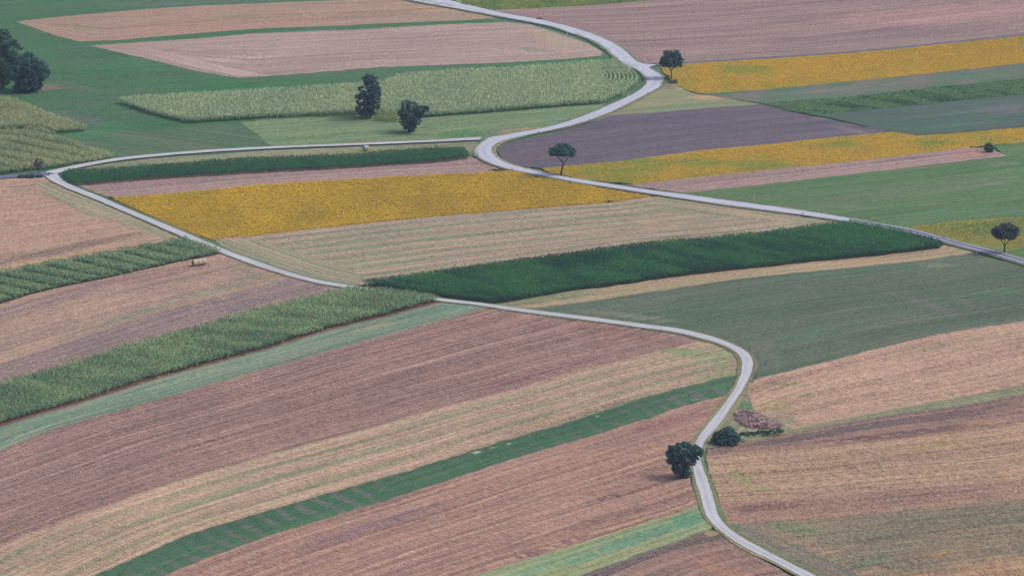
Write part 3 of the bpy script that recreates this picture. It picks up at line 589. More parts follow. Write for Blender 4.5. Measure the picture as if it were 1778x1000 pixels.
S('ploughed_field', tlb+[(880, 541), (958, 551), (1036, 561), (1114, 571), (1179, 581), (1222, 591)]+R(brb), BROWNR,
  'wide brown ploughed field with fine paler rows, in the centre foreground', A=tlb+[(930, 508)], B=brb,
  tints=[(1060, 578, 160, 14, -9, (142, 108, 100), .8), (560, 740, 200, 14, 16, (140, 108, 102), .7), (200, 870, 200, 14, 20, (142, 112, 106), .7), (400, 660, 300, 5, 16, (164, 130, 116), .6), (900, 660, 200, 8, 14, (140, 104, 104), .7)])
S('stubble_field', brb+[(1236, 594), (1262, 603), (1280, 618), (1286, 634), (1284, 651)]+R(trb), TANR,
  'tan stubble with thin green rows, curving up to the lane bend', A=brb, B=trb,
  tints=[(1235, 622, 62, 30, 10, (136, 144, 110), .75), (1190, 612, 70, 10, -5, (126, 142, 100), .9), (1255, 630, 30, 22, -60, (134, 142, 102), .8), (1240, 655, 60, 7, 10, (120, 144, 100), .9), (60, 990, 120, 12, 25, (186, 150, 126), .6)])
S('beet_strip', trb+[(1278, 665), (1264, 690)]+R(dgb), DGREEN,
  'dark green strip with slanting brown bands, curving below the striped tan stubble', A=trb, B=dgb, cell=1.3,
  tints=[(825, 787, 15, 2.6, 10, (186, 190, 160), 1.3), (858, 778, 10, 2, 8, (150, 160, 130), 1.1), (886, 771, 6, 2, 5, (176, 184, 150), 1.2), (793, 798, 8, 1.6, 5, (140, 160, 130), 1.0), (1036, 724, 5, 2, 10, (170, 186, 150), 1.2), (1211, 694, 12, 1.6, 5, (120, 140, 120), 1.0), (920, 758, 14, 1.6, 10, (120, 150, 118), 1.0), (1180, 690, 60, 5, 12, (108, 110, 100), .7), (1250, 672, 24, 6, 10, (70, 124, 84), .9)])
S('ploughed_field', dgb+[(1250, 702), (1228, 738), (1205, 768), (1198, 790), (1200, 836), (1210, 866), (1216, 877)]+R(btb)+[(300, 1048)], BROWNT,
  'broad brown stubble field left of the lane tree', A=dgb, B=btb,
  tints=[(1160, 735, 100, 14, 12, (146, 110, 106), .9), (1130, 782, 50, 4, 8, (180, 146, 108), 1.0), (640, 915, 180, 13, 17, (138, 110, 112), .9), (1055, 863, 34, 3.6, 20, (116, 92, 96), 1.2), (1100, 910, 130, 3.4, 18, (128, 92, 96), 1.1), (950, 955, 120, 3.4, 18, (128, 92, 96), 1.1), (1050, 775, 120, 8, 12, (140, 114, 108), .8), (1040, 790, 100, 4, -10, (174, 138, 116), .6), (980, 870, 160, 12, 12, (166, 134, 116), .7)])
S('aftermath_strip', btb+[(1222, 880), (1232, 905), (1236, 918)]+R(ygb), YGT,
  'yellow green strip with a bluish green streak, bottom centre left of the lane', A=btb, B=ygb,
  tints=[(1110, 935, 160, 8, 19, (98, 142, 118), 1.2), (1195, 905, 34, 15, 12, (98, 144, 116), 1.2), (1080, 918, 120, 4, 17, (168, 156, 112), .9), (1060, 970, 140, 5, 19, (166, 156, 112), .9)])
S('weed_band', ygb+[(1250, 925), (1262, 938)]+R(wdb), WEEDY,
  'brown weedy band at the bottom, between the yellow green strip and the ploughed corner', A=ygb, B=wdb,
  tints=[(1235, 927, 18, 7, 0, (176, 152, 124), 1.0)])
S('ploughed_field', wdb+[(1290, 955), (1340, 982), (1385, 1008), (1420, 1048)], REDBR,
  'reddish brown ploughed corner at the bottom, left of the lane end', A=wdb,
  tints=[(1260, 990, 80, 20, -20, (162, 122, 108), .9)])
S('verge_ground', [(1291, 664), (1299, 668), (1300, 690), (1309, 712), (1372, 744), (1362, 751), (1300, 760), (1240, 779), (1224, 779), (1240, 755), (1262, 728), (1284, 694)], VERGET,
  'rough dry ground with weeds between the lane bend and the brush pile', A=[(1291, 664), (1262, 728), (1224, 779)], tints=[(1296, 705, 16, 12, -30, (96, 128, 92), 1.0), (1280, 725, 14, 8, 30, (184, 156, 122), 1.0), (1262, 745, 12, 10, 40, (100, 126, 94), .9), (1330, 752, 50, 5, 0, (96, 124, 90), 1.0)])
# right of the main road
S('crop_field', [(775, -12)]+f30b+[(1260, -20)], GOLDG, 'yellow green crop at the top edge, right of the road', A=f30b)
S('ploughed_field', f30b+[(1500, -20), (EX, -20)]+R(f31b)+[(1117, 112), (1106, 107), (1094, 96), (1080, 84), (1050, 68), (1015, 55), (984, 46), (932, 34), (880, 25), (840, 16)], MAUVEB,
  'large mauve brown ploughed field at the top right', A=[(1140, 1), (1500, -28), (EX, -60)], B=f31b,
  tints=[(1640, 25, 260, 22, 4, (176, 140, 136), .9), (1020, 50, 110, 8, -16, (142, 116, 118), .8), (1500, 60, 260, 7, 5, (128, 108, 116), .7), (900, 28, 60, 6, -8, (134, 110, 114), .8)])
S('headland', [(880, 25), (905, 26), (960, 36), (1040, 58), (1090, 84), (1130, 105), (1122, 112), (1106, 108), (1093, 96), (1078, 83), (1049, 67), (1015, 54), (984, 45), (932, 33)], field_mat('headland_mauve', (136, 112, 116), (128, 110, 116), (150, 124, 122), .6, .5, row=2.2, rowc=(156, 130, 128), rowa=.6, grain=.25),
  'curved headland of the mauve brown field beside the road verge', A=roadU[4:12], jit=1.0)
S('grass_track', [(1140, 114)]+f31b[1:]+[(EX, 55), (1778, 63.5), (1630, 79), (1474, 94), (1340, 103.5), (1192, 112), (1142, 116)], field_mat('track_blue', (98, 104, 124), (90, 100, 108), (120, 112, 122), .5, .5, grain=.2),
  'bluish grey farm track dividing the mauve brown and the upper yellow field', A=f31b)
S('soya_field', [(1147, 117), (1192, 111.5), (1340, 103), (1474, 93.5), (1630, 78.5), (1778, 63), (EX, 55)]+R(y2b)+[(1162, 138), (1152, 128)], SOYSOIL,
  'soil under the upper golden yellow field', A=f31b)
S('patchy_field', y2b[3:]+R(g33b)+[(1210, 163)], GPATCH, 'patchy green and brown strip under the upper golden field', A=y2b[2:], B=g33b[1:],
  tints=[(1440, 158, 60, 6, 5, (124, 112, 108), 1.0), (1570, 146, 60, 5, 5, (122, 112, 106), 1.0), (1690, 133, 60, 6, 5, (84, 118, 92), .9)])
S('crop_floor', g33b[2:]+R(g34b), field_mat('crop_floor_mat', (84, 112, 84), (76, 104, 80), None, grain=.2), 'ground under the light green crop right of the purple field', A=g33b[2:])
S('harrowed_field', g34b[2:]+R(g35b)[0:], GREYP, 'dark grey green harrowed wedge between the light green crop and the lower yellow strip', A=g34b[2:], B=g35b[2:],
  tints=[(1750, 190, 60, 12, 0, (104, 102, 108), .8), (1640, 200, 200, 5, 4, (90, 118, 90), .5)])
S('ploughed_field', f36t+f36b[1:]+[(905, 290), (880, 282), (868, 274), (864, 264), (872, 254), (900, 245), (960, 234)], PURPLE,
  'dark purple ploughed field inside the road bend', A=[(1059, 201), (1306, 182), (1500, 172)], B=R(f36b),
  tints=[(930, 270, 60, 16, 5, (106, 92, 100), .9), (1200, 212, 150, 6, 5, (98, 92, 112), .7), (1480, 228, 50, 5, -12, (122, 110, 124), .9), (1000, 225, 80, 5, 10, (96, 86, 98), .7)])
S('meadow', [(1152, 147), (1171, 146), (1187, 157), (1210, 165), (1244, 169), (1306, 180), (1322, 183), (1244, 188), (1140, 197), (1059, 202), (1025, 214), (1062, 197), (1098, 180), (1124, 167), (1143, 156)], MEADOWT,
  'light green grass triangle below the umbrella tree, beside the road bend', A=[(1059, 196), (1306, 178)],
  tints=[(1225, 172, 45, 5, -3, (176, 148, 116), 1.0), (1120, 182, 50, 6, 5, (150, 142, 108), .9), (1160, 152, 14, 7, 0, (120, 112, 108), 1.0)])
S('soya_field', R(f36b)+[(1591, 237), (1656, 233), (1778, 222), (EX, 216)]+y3b+[(1010, 312), (958, 303)], SOYSOIL, 'soil under the lower golden yellow strip', A=R(f36b))
S('ploughed_strip', R(y3b)[1:7]+[(1706, 259), (1753, 271)]+f39b+[(1140, 331), (1085, 323)], PINK, 'narrow pink ploughed strip between the lower yellow strip and green grass', A=R(y3b), B=R(f39b),
  tints=[(1690, 268, 60, 6, 4, (170, 128, 118), .9), (1560, 278, 130, 4, 6, (126, 110, 118), .8)])
S('grass_field', [(1746, 272), (1724, 255), (1778, 248), (EX, 243), (EX, 480), (1778, 453), (1734, 438), (1682, 425), (1630, 411), (1578, 398), (1474, 380), (1340, 359), (1218, 343), (1170, 336)]+R(f39b), BIGG,
  'large green grass field right of the main road, above the asphalt stretch', A=R(f39b)+[(1840, 258)],
  tints=[(1740, 286, 70, 5, 3, (116, 118, 100), .8), (1640, 275, 50, 6, 5, (78, 126, 84), .8), (1560, 330, 160, 12, 4, (106, 120, 98), .6), (1480, 360, 60, 6, 0, (104, 122, 100), .7), (1640, 370, 120, 12, 4, (84, 126, 84), .6), (1700, 320, 120, 12, 4, (110, 120, 98), .6), (1600, 292, 120, 4, 4, (118, 118, 102), .6)])
S('soya_field', [(1568, 396), (1600, 392), (1643, 388), (1708, 382), (1778, 380), (EX, 378), (EX, 430), (1778, 433), (1744, 437), (1669, 423), (1620, 408)], field_mat('young_crop_floor', (120, 134, 72), (150, 136, 64), (170, 138, 60), .6, .8, grain=.2),
  'soil under the yellow and green crop beside the tree at the right edge', A=[(1568, 396), (1778, 380)])

# ------------------------------------------------------------------ verges and roads
def verge(name, line, wpx, mat, label, side=1, lo=0, hi=None):
    wpx *= .68; l = smooth_line(polyW(line[lo:hi]), 3); d = np.gradient(l, axis=0); n = np.stack([-d[:, 1], d[:, 0]], 1); n /= np.linalg.norm(n, axis=1)[:, None]
    i = np.arange(len(l)); w_ = wpx*(1+.35*vnoise(i*.23, i*0., 3)+.2*vnoise(i*.7, i*0., 4))[:, None]
    poly = np.vstack([l-n*side*.4, (l+n*side*w_)[::-1]])
    o, p = sheet(name, None, mat, label, A=l, raw=poly, jit=.25, cell=2.0, step=1.6, cat='verge')
    return poly
VP = []
VP.append((verge('verge', roadU[:13], 1.7, VERGED, 'dark grass verge along the upper side of the main road, top', 1), 1.6))
VP.append((verge('verge', roadU[14:], 1.8, VERGE, 'grass verge on the far side of the main road through the bends', 1), 1.6))
VP.append((verge('verge', roadD[:24], 1.8, VERGED, 'grass verge on the near side of the main road above the side lane', -1), 1.4))
VP.append((verge('verge', roadD[23:], 1.4, VERGE, 'grass verge on the near side of the main road beside the golden field', -1), 1.2))
VP.append((verge('verge', laneU[:16], 1.7, VERGED, 'grass verge above the field lane beside the golden field', 1), 1.4))
VP.append((verge('verge', laneD[1:16], .9, VERGE, 'dry verge below the field lane on the left', -1), 1.0))
VP.append((verge('verge', laneU[15:34], 1.5, VERGE, 'outer verge of the lane around the lower bend', 1), 1.2))
VP.append((verge('verge', laneU[33:], 2.0, VERGE, 'verge right of the lane below the lane tree', 1), 1.4))
VP.append((verge('verge', laneD[15:], 1.7, VERGE, 'inner verge of the lane around the lower bend', -1), 1.2))
VP.append((verge('verge', aspU, 1.5, VERGE, 'verge above the dark asphalt stretch', 1), 1.2))
VP.append((verge('verge', aspD, 1.5, VERGE, 'verge below the dark asphalt stretch', -1), 1.2))
VP.append((verge('verge', linkU, .8, VERGE, 'thin verge above the narrow white lane', 1), .8))

def road_mat(name, c, dark, edge, wear=.35, crown=2.7):
    b = NB(name); uv = b.n('ShaderNodeUVMap', uv_map='rows').outputs[0]
    s = b.n('ShaderNodeSeparateXYZ'); b.L(uv, s.inputs[0])
    n1 = b.noise(uv, (.05, .5, 1), 1, 4, .6, 5); n2 = b.noise(uv, (.6, .9, 1), 1, 4, .7, 9)
    col = b.mix(b.ramp(n1, .35, .65), alb(c), alb(dark)); col = b.mix(b.math('MULTIPLY', b.ramp(n2, .45, .7), wear), col, alb(edge))
    # dirt on the crown between the wheel tracks, and scattered towards the edges
    av = b.math('ABSOLUTE', b.math('SUBTRACT', b.math('ABSOLUTE', s.outputs[1]), crown)); n3 = b.noise(uv, (.07, .6, 1), 1, 4, .7, 19)
    cf = b.math('MULTIPLY', b.ramp(av, .15, .75, 1, 0), b.ramp(n3, .35, .6)); col = b.mix(b.math('MULTIPLY', cf, .55), col, alb(edge))
    n4 = b.noise(uv, (.12, .2, 1), 1, 4, .75, 29); ef = b.math('MULTIPLY', b.ramp(av, crown*.62, crown*.95), b.ramp(n4, .42, .58)); col = b.mix(b.math('MULTIPLY', ef, .6), col, alb((140, 136, 124)))
    h = b.n('ShaderNodeHueSaturation'); b.L(b.ramp(n2, .2, .8, .93, 1.07), h.inputs['Value']); b.L(col, h.inputs['Color']); b.L(h.outputs[0], b.b.inputs['Base Color'])
    b.b.inputs['Roughness'].default_value = .85
    return b.m
def road(name, U, D, mat, label, dz, jit=.12):
    u = smooth_line(polyW(U), 2.5); d = smooth_line(polyW(D), 2.5)
    mid = smooth_line(polyW(U), 2.5)
    return sheet(name, None, mat, label, A=mid, raw=np.vstack([u, d[::-1]]), jit=jit, cell=3.0, step=2.0, cat='road', dz=dz)
PALE = road_mat('road_concrete', (192, 193, 212), (182, 183, 201), (162, 162, 176))
PALEL = road_mat('lane_gravel', (196, 195, 208), (186, 185, 197), (160, 157, 166), .5, 1.7)
ASPH = road_mat('road_asphalt', (112, 114, 146), (100, 104, 136), (92, 94, 120))
base_dz = .02+LAYER[0]*.006
road('lane', laneU, laneD, PALEL, 'narrow pale field lane winding from the left junction down to the bottom edge', base_dz+.02)
road('lane', linkU, linkD, PALEL, 'thin straight white lane linking the left junction with the main road', base_dz+.026)
road('lane', westU, westD, ASPH, 'short dark lane stub left of the junction', base_dz+.032)
road('main_road', roadU, roadD, PALE, 'pale winding main road with two sharp bends', base_dz+.04)
road('main_road', aspU, aspD, ASPH, 'dark asphalt stretch of the main road at the right edge', base_dz+.036)
def band(name, U, D, t0, t1, mat, label, dz, jit=.1):
    a = np.array(U, float); b_ = np.array(D, float); n = min(len(a), len(b_)); a, b_ = a[:n], b_[:n]
    road(name, (a+(b_-a)*t0).tolist(), (a+(b_-a)*t1).tolist(), mat, label, dz, jit)
band('worn_track', aspU, aspD, .02, .16, PALEL, 'pale dusty edge line on the upper side of the asphalt stretch', base_dz+.05)
band('worn_track', aspU, aspD, .62, .80, PALEL, 'pale worn wheel track on the asphalt stretch', base_dz+.05)
# ================================================================== CROPS
ML = leaf_mat('maize_leaf_pale', (98, 124, 104), (152, 166, 132), .25, 1.2); MT = leaf_mat('maize_tassel', (188, 192, 156), (186, 190, 150), .1, 1.1)
ML2 = leaf_mat('maize_leaf_yellow', (104, 126, 104), (158, 164, 124), .25, 1.15); MT2 = leaf_mat('maize_tassel_gold', (184, 178, 132), (180, 172, 124), .1)
MD = leaf_mat('maize_leaf_dark', (28, 68, 56), (58, 108, 66), .2, 1.0); MTD = leaf_mat('maize_tassel_dark', (78, 110, 86), (90, 120, 86), .1)
MM = leaf_mat('maize_leaf_mid', (78, 112, 90), (132, 156, 118), .25, 1.15); MTM = leaf_mat('maize_tassel_mid', (168, 166, 124), (170, 168, 124), .1)
hh = 9.0
maize('maize_crop', [(203, 180), (234, 177), (312, 171.5), (440, 164), (622, 153), (669, 149), (690, 138), (778, 130), (900, 125), (984, 118), (1040, 113), (1046, 128), (1052, 150), (1040, 172), (1035, 182), (880, 195), (734, 206), (640, 200), (440, 208), (325, 215.5), (260, 199)], [(203, 176), (440, 172), (700, 158), (1040, 140)], ML, MT,
      'pale green maize block behind the two dark trees', h=2.1, seed=2)
maize('maize_crop', [(1040, 113), (1067, 110), (1092, 124), (1110, 137), (1108, 151), (1086, 166), (1049, 182), (1035, 182), (1040, 172), (1052, 150), (1046, 128)], roadD[8:19], ML, MT,
      'curved rows of pale maize along the inside of the road bend', h=1.9, spacing=1.55, along=.45, nleaf=8, seed=3)
maize('maize_crop', [(652, 203), (694, 200), (698, 210), (690, 213.5), (668, 213), (654, 211)], [(652, 206), (700, 203)], leaf_mat('maize_leaf_fresh', (96, 140, 72), (176, 184, 110)), MT,
      'small patch of fresh yellow green maize between the two dark trees', h=1.3, spacing=1.6, along=.5, seed=4)
maize('maize_crop', [(-130, 160), (0, 174), (21, 177), (78, 201), (149, 225), (150, 229), (94, 233), (70, 224), (0, 227), (-130, 232)], [(0, 190), (150, 228)], ML2, MT2,
      'upper lobe of yellowish maize at the left edge below the copse', h=2.0, seed=5)
maize('maize_crop', [(-130, 240), (0, 233), (68, 228), (100, 240), (130, 252), (156, 264), (200, 274), (182, 280), (104, 292), (40, 299), (0, 304.5), (-130, 314)], [(0, 260), (200, 276)], ML2, MT2,
      'lower lobe of yellowish maize at the left edge above the road junction', h=2.0, seed=6, band=(34, 8.5, .08, .4))
maize('maize_crop', [(110, 304), (125, 300), (182, 299), (260, 293), (364, 285), (440, 280), (596, 274), (674, 268), (752, 263), (806, 262), (817, 277), (752, 284), (648, 291), (544, 297), (440, 302), (312, 310), (180, 320), (132, 324), (114, 316)], [(110, 312), (440, 290), (817, 268)], MD, MTD,
      'long narrow strip of dark green maize above the mauve strip', h=1.7, hj=.03, seed=7, tassel=.05)
m4tt = [(p[0], p[1]) for p in m4t]
maize('maize_crop', m4tt+[(1552, 404), (1604, 417), (1637, 426)]+m4b[1:], m4t, MD, MTD,
      'long dark green maize field under the pale striped stubble', h=1.8, hj=.03, seed=8, tassel=.05, band=(48, 7, .05))
maize('maize_crop', m5t+[(350, 430), (384, 442)]+m5b[1:], m5t, MM, MTM,
      'wavy green maize strip above the three round bales', h=1.9, seed=9, tassel=.4, band=(34, 8.0, .12, .6))
maize('maize_crop', m6t+[(650, 509), (706, 515), (764, 524)]+R(m6b)[1:], m6t, MM, MTM,
      'broad green maize strip crossing the left foreground down to the lane', h=2.1, seed=10, tassel=.5, band=(24, 7, .05))
SY = leaf_mat('soya_leaf', (168, 144, 60), (208, 176, 62), .3, 1.15); SYG = leaf_mat('soya_leaf_mixed', (204, 164, 68), (122, 154, 76), .3, 1.15)
lowcrop('soya_crop', y1t+[(900, 299), (932, 307.5), (1010, 322), (1075, 333), (1124, 341)]+R(y1b)+[(338, 408), (286, 386), (234, 363)], SY, 'large golden yellow soya field in the middle, crossing up to the main road', cat='soya crop', seed=21)
lowcrop('soya_crop', [(1149, 118), (1192, 112.5), (1340, 104), (1474, 94.5), (1630, 79.5), (1778, 64), (EX, 56)]+R(y2b)+[(1164, 138), (1154, 128)], SYG, 'upper golden soya strip right of the umbrella tree', cat='soya crop', seed=22,
        tone=[(1500, 110, 700, 60, -.5), (1300, 122, 70, 8, .7)])
lowcrop('soya_crop', R(f36b)+[(1591, 237.5), (1656, 233.5), (1778, 223), (EX, 217)]+y3b+[(1010, 311), (962, 302)], SYG, 'lower golden soya strip with green patches right of the leaning tree', cat='soya crop', seed=23,
        tone=[(1300, 270, 900, 60, -.28), (1150, 284, 110, 7, .9), (1330, 290, 90, 8, .8), (1440, 255, 70, 7, .7), (1620, 250, 60, 5, .6), (1070, 297, 60, 5, .6)])
lowcrop('soya_crop', [(1572, 397), (1600, 392.5), (1643, 388.5), (1708, 382.5), (1778, 380.5), (EX, 378), (EX, 430), (1778, 432), (1744, 435), (1669, 421), (1620, 407)], leaf_mat('young_crop_leaf', (160, 148, 86), (92, 132, 76), .3, 1.0), 'yellow and green crop around the tree at the right edge', cat='soya crop', seed=24,
        tone=[(1700, 402, 90, 13, .9), (1778, 392, 60, 20, .8), (1600, 402, 60, 9, -.5), (1720, 430, 90, 8, -.4)])
lowcrop('green_crop', g33b[2:]+R(g34b), leaf_mat('crop_leaf_green', (52, 96, 72), (134, 166, 112)), 'light green low crop with dark slanting streaks right of the purple field', cat='crop', h=.7, seed=25, slant=(38, 4.5), k=5, dens=3.)
lowcrop('green_crop', [(800, -14), (800, 9)]+f30b[1:]+[(1260, -20)], leaf_mat('crop_leaf_lime', (96, 134, 78), (164, 168, 96)), 'yellow green low crop at the top edge beside the road', cat='crop', h=.5, seed=26)

# verge grass: tufts along every road edge
VG = leaf_mat('grass_blades', (84, 114, 80), (164, 156, 114), .3, 1.0)
for i, (p, hgt) in enumerate(VP):
    lowcrop('verge_grass', None, VG, ['tall grass along the top stretch of the main road', 'grass tufts lining the outer main road bends', 'grass tufts lining the inner main road bends', 'grass between the main road and the golden field', 'grass between the lane and the golden field', 'dry grass under the lane at the left', 'grass around the outside of the lower lane bend', 'weeds right of the lane below the lane tree', 'grass around the inside of the lower lane bend', 'grass above the asphalt stretch', 'grass below the asphalt stretch', 'short grass above the thin white lane'][i],
            h=.18, dens=1.3, cat='grass', k=3, size=.22, seed=40+i, raw=p)

# clods and straw standing on the worked fields
def litter(pts, dk, lt, label, dens=1.5, h=.16, size=.2, seed=60, name='stubble', k=2):
    lowcrop(name, pts, leaf_mat('litter_%d' % seed, dk, lt, .1, 1.15), label, h=h, dens=dens, cat='stubble', k=k, size=size, seed=seed, spread=.5)
litter(tlb+[(880, 541), (1036, 561), (1179, 581), (1222, 591)]+R(brb), (118, 92, 96), (190, 154, 138), 'clods and straw on the wide brown ploughed field', seed=61)
litter(brb+[(1262, 603), (1284, 630), (1284, 651)]+R(trb), (136, 124, 98), (214, 178, 150), 'straw stubble on the tan field with green rows', seed=62)
litter(dgb+[(1250, 702), (1205, 768), (1200, 836), (1216, 877)]+R(btb)+[(300, 1048)], (120, 92, 94), (206, 166, 142), 'straw and clods on the broad brown field left of the lane tree', seed=63)
litter(grb+[(1308, 712), (1300, 755)]+R(s4b), (134, 116, 96), (222, 184, 158), 'straw stubble on the salmon field', seed=64)
litter(wsb+[(1228, 779), (1226, 793)]+R(s5b)[0:7][::1], (0, 0, 0), (0, 0, 0), 'x', seed=65) if False else None
litter(rbb+[(1240, 845)]+R(bbb), (124, 96, 88), (212, 174, 136), 'straw stubble on the golden tan field right of the lane tree', seed=66)
litter(wsb+[(1228, 779)]+R(rbb), (92, 76, 84), (170, 142, 116), 'weeds and clods on the brown band right of the bushes', seed=67, h=.4)
litter(bbb+[(1330, 957), (1412, 998), (1500, 1040), (EX, 1040)], (104, 98, 84), (194, 160, 130), 'short stubble in the bottom right corner', seed=68)
litter(ygb+[(1250, 925), (1262, 938)]+R(wdb), (84, 72, 76), (160, 142, 108), 'tall weeds in the brown band at the bottom', seed=69, h=.7, dens=1.4)
litter(wdb+[(1340, 985), (1420, 1048)], (112, 84, 86), (194, 152, 130), 'clods on the reddish brown corner at the bottom', seed=70)
litter(R(m5b)+[(440, 461), (544, 491)]+R(m6t), (120, 104, 104), (206, 176, 152), 'short stubble around the three round bales', seed=71)
litter([(0, 313), (75, 310), (208, 368), (312, 413)]+R(m5t)[1:], (138, 112, 102), (214, 180, 156), 'short stubble on the pinkish field at the left edge', seed=72, dens=.7)
litter(y1b+[(1340, 371), (1440, 386)]+R(m4t), (126, 124, 104), (206, 178, 154), 'stubble on the pale field with green rows', seed=73, dens=.7)
litter(s3b+[(1760, 460), (EX, 480)]+grb+[(1310, 625), (1230, 584), (1114, 564)], (74, 92, 84), (126, 136, 112), 'sparse leaves on the large grey green field', seed=74, dens=.7, name='catch_crop')
litter(f30b+[(1500, -12), (1790, -12)]+R(f31b)[1:]+[(1080, 84), (984, 46)], (118, 96, 104), (194, 160, 150), 'clods on the mauve brown field at the top right', seed=75, dens=.7)
litter(f36t+f36b[1:]+[(880, 282), (866, 264), (900, 245)], (80, 74, 92), (140, 128, 140), 'clods on the dark purple field', seed=76, dens=.7, name='clods')

litter([(-60, 30), (29, 45), (138, 78), (338, 128), (416, 140), (622, 132), (880, 112), (1040, 100), (1060, 104), (900, 114), (680, 132), (622, 146), (203, 172), (325, 218), (416, 215), (473, 254), (205, 276), (100, 232), (150, 222), (78, 190), (-60, 165)], (54, 84, 64), (104, 132, 92), 'short grass on the green land around the copse', seed=77, dens=.8, name='grass', h=.12)
litter(f39b[::-1][0:0]+R(f39b)+[(1753, 273), (1729, 256), (EX, 246), (EX, 470), (1682, 424), (1630, 410), (1474, 379), (1340, 358)], (66, 92, 66), (120, 140, 98), 'short grass on the large green field right of the main road', seed=78, dens=.8, name='grass', h=.12)
litter([(416, 213), (625, 199), (734, 208), (880, 196), (1049, 184), (985, 213), (850, 241), (752, 246), (544, 255), (473, 257)], (84, 110, 82), (144, 158, 118), 'short grass on the mown meadow under the two dark trees', seed=79, dens=.9, name='grass', h=.12)
litter(trb+[(1275, 670), (1264, 690)]+R(dgb), (44, 74, 60), (96, 124, 84), 'leafy beet tops on the dark green strip', seed=80, dens=.9, name='beet_leaves', h=.25)
litter(m6b+[(846, 535)]+R(tlb), (88, 124, 104), (160, 162, 136), 'short clover and straw on the bluish green strip', seed=81, dens=.9, name='clover', h=.15)
litter(f2t+[(984, 65), (1040, 92)]+f2b+[(260, 105)], (140, 116, 112), (206, 182, 170), 'short stubble on the pale greyish pink field', seed=82, dens=.6)
litter([(44, 36), (260, 18), (544, 5), (700, -5), (830, 25)]+R(f1b), (144, 110, 98), (208, 168, 148), 'short stubble on the topmost pink strip', seed=83, dens=.6)
litter(s5b+[(1256, 908)]+R(bbb), (116, 88, 84), (186, 150, 132), 'clods on the soil band under the golden tan stubble', seed=84, dens=.9, name='clods')

# ================================================================== TREES
BARK = plain_mat('bark', (84, 76, 78), .3, 3.0, .9); BARKD = plain_mat('bark_dark', (60, 58, 66), .3, 3.0, .9)
def tube_geo(paths, sides=7):
    V = []; Fq = []
    for path in paths:
        pts = [Vector(p[:3]) for p in path]; rad = [p[3] for p in path]; b0 = len(V)
        for i, p in enumerate(pts):
            d = (pts[min(i+1, len(pts)-1)]-pts[max(i-1, 0)]).normalized()
            a = d.cross(Vector((0.3, 1, .1))).normalized(); c = d.cross(a)
            for k in range(sides):
                t = 2*math.pi*k/sides; q = p+(a*math.cos(t)+c*math.sin(t))*rad[i]*(1+.08*math.sin(3*t+i)); V.append(tuple(q))
        for i in range(len(pts)-1):
            for k in range(sides):
                k2 = (k+1) % sides; Fq.append((b0+i*sides+k, b0+i*sides+k2, b0+(i+1)*sides+k2, b0+(i+1)*sides+k))
        e = b0+(len(pts)-1)*sides
        c_ = len(V); V.append(tuple(pts[-1]+(pts[-1]-pts[-2]).normalized()*rad[-1]*.5))
        for k in range(0, sides): Fq.append((e+k, e+(k+1) % sides, c_, c_))
    return V, Fq
def pyd(V, Fq, name, mat, smooth=True):
    me = bpy.data.meshes.new(name); me.from_pydata([tuple(v) for v in V], [], [tuple(dict.fromkeys(f)) for f in Fq]); me.materials.append(mat); me.update()
    if smooth: me.polygons.foreach_set('use_smooth', [True]*len(me.polygons))
    o = bpy.data.objects.new(name, me); C.objects.link(o); return o
def empty(name, loc, rz=0):
    o = bpy.data.objects.new(name, None); o.location = loc; o.rotation_euler = (0, 0, rz); o.empty_display_size = .5; C.objects.link(o); return o

def leaves(name, cl, mat, size, seed, per, sig, lightup=.5, toplift=0.0):
    """cl: Nx4 array of clump centres (x,y,z,r)"""
    r = np.random.default_rng(seed); n = len(cl)
    P_ = np.repeat(cl, per, 0); m = len(P_)
    off = r.normal(0, 1, (m, 3)); off /= np.linalg.norm(off, axis=1)[:, None]; off *= (r.random(m)**.45)[:, None]*P_[:, 3:4]*sig; off[:, 2] *= .72
    c = P_[:, :3]+off; s = size*r.uniform(.6, 1.25, m)
    nrm = off/np.linalg.norm(off, axis=1)[:, None]+r.normal(0, .55, (m, 3))+np.array([0, 0, .4]); nrm /= np.linalg.norm(nrm, axis=1)[:, None]
    t = np.cross(nrm, r.normal(0, 1, (m, 3))); t /= np.linalg.norm(t, axis=1)[:, None]; b = np.cross(nrm, t)
    V = np.stack([c-t*s[:, None]*.5, c+b*s[:, None]*.42, c+t*s[:, None]*.5, c-b*s[:, None]*.42], 1).reshape(-1, 3)
    Fq = (np.arange(m)*4)[:, None]+np.array([[0, 1, 2, 3]])
    tone = np.repeat(r.uniform(0, .8, n), per)+r.normal(.05, .2, m)
    cols = np.stack([np.clip(tone, 0, 1), np.clip(r.normal(.5, .2, m), 0, 1), tone*0, tone*0+1], -1).repeat(4, 0)
    return mesh_from(name, V, Fq, [mat], None, 4, cols)

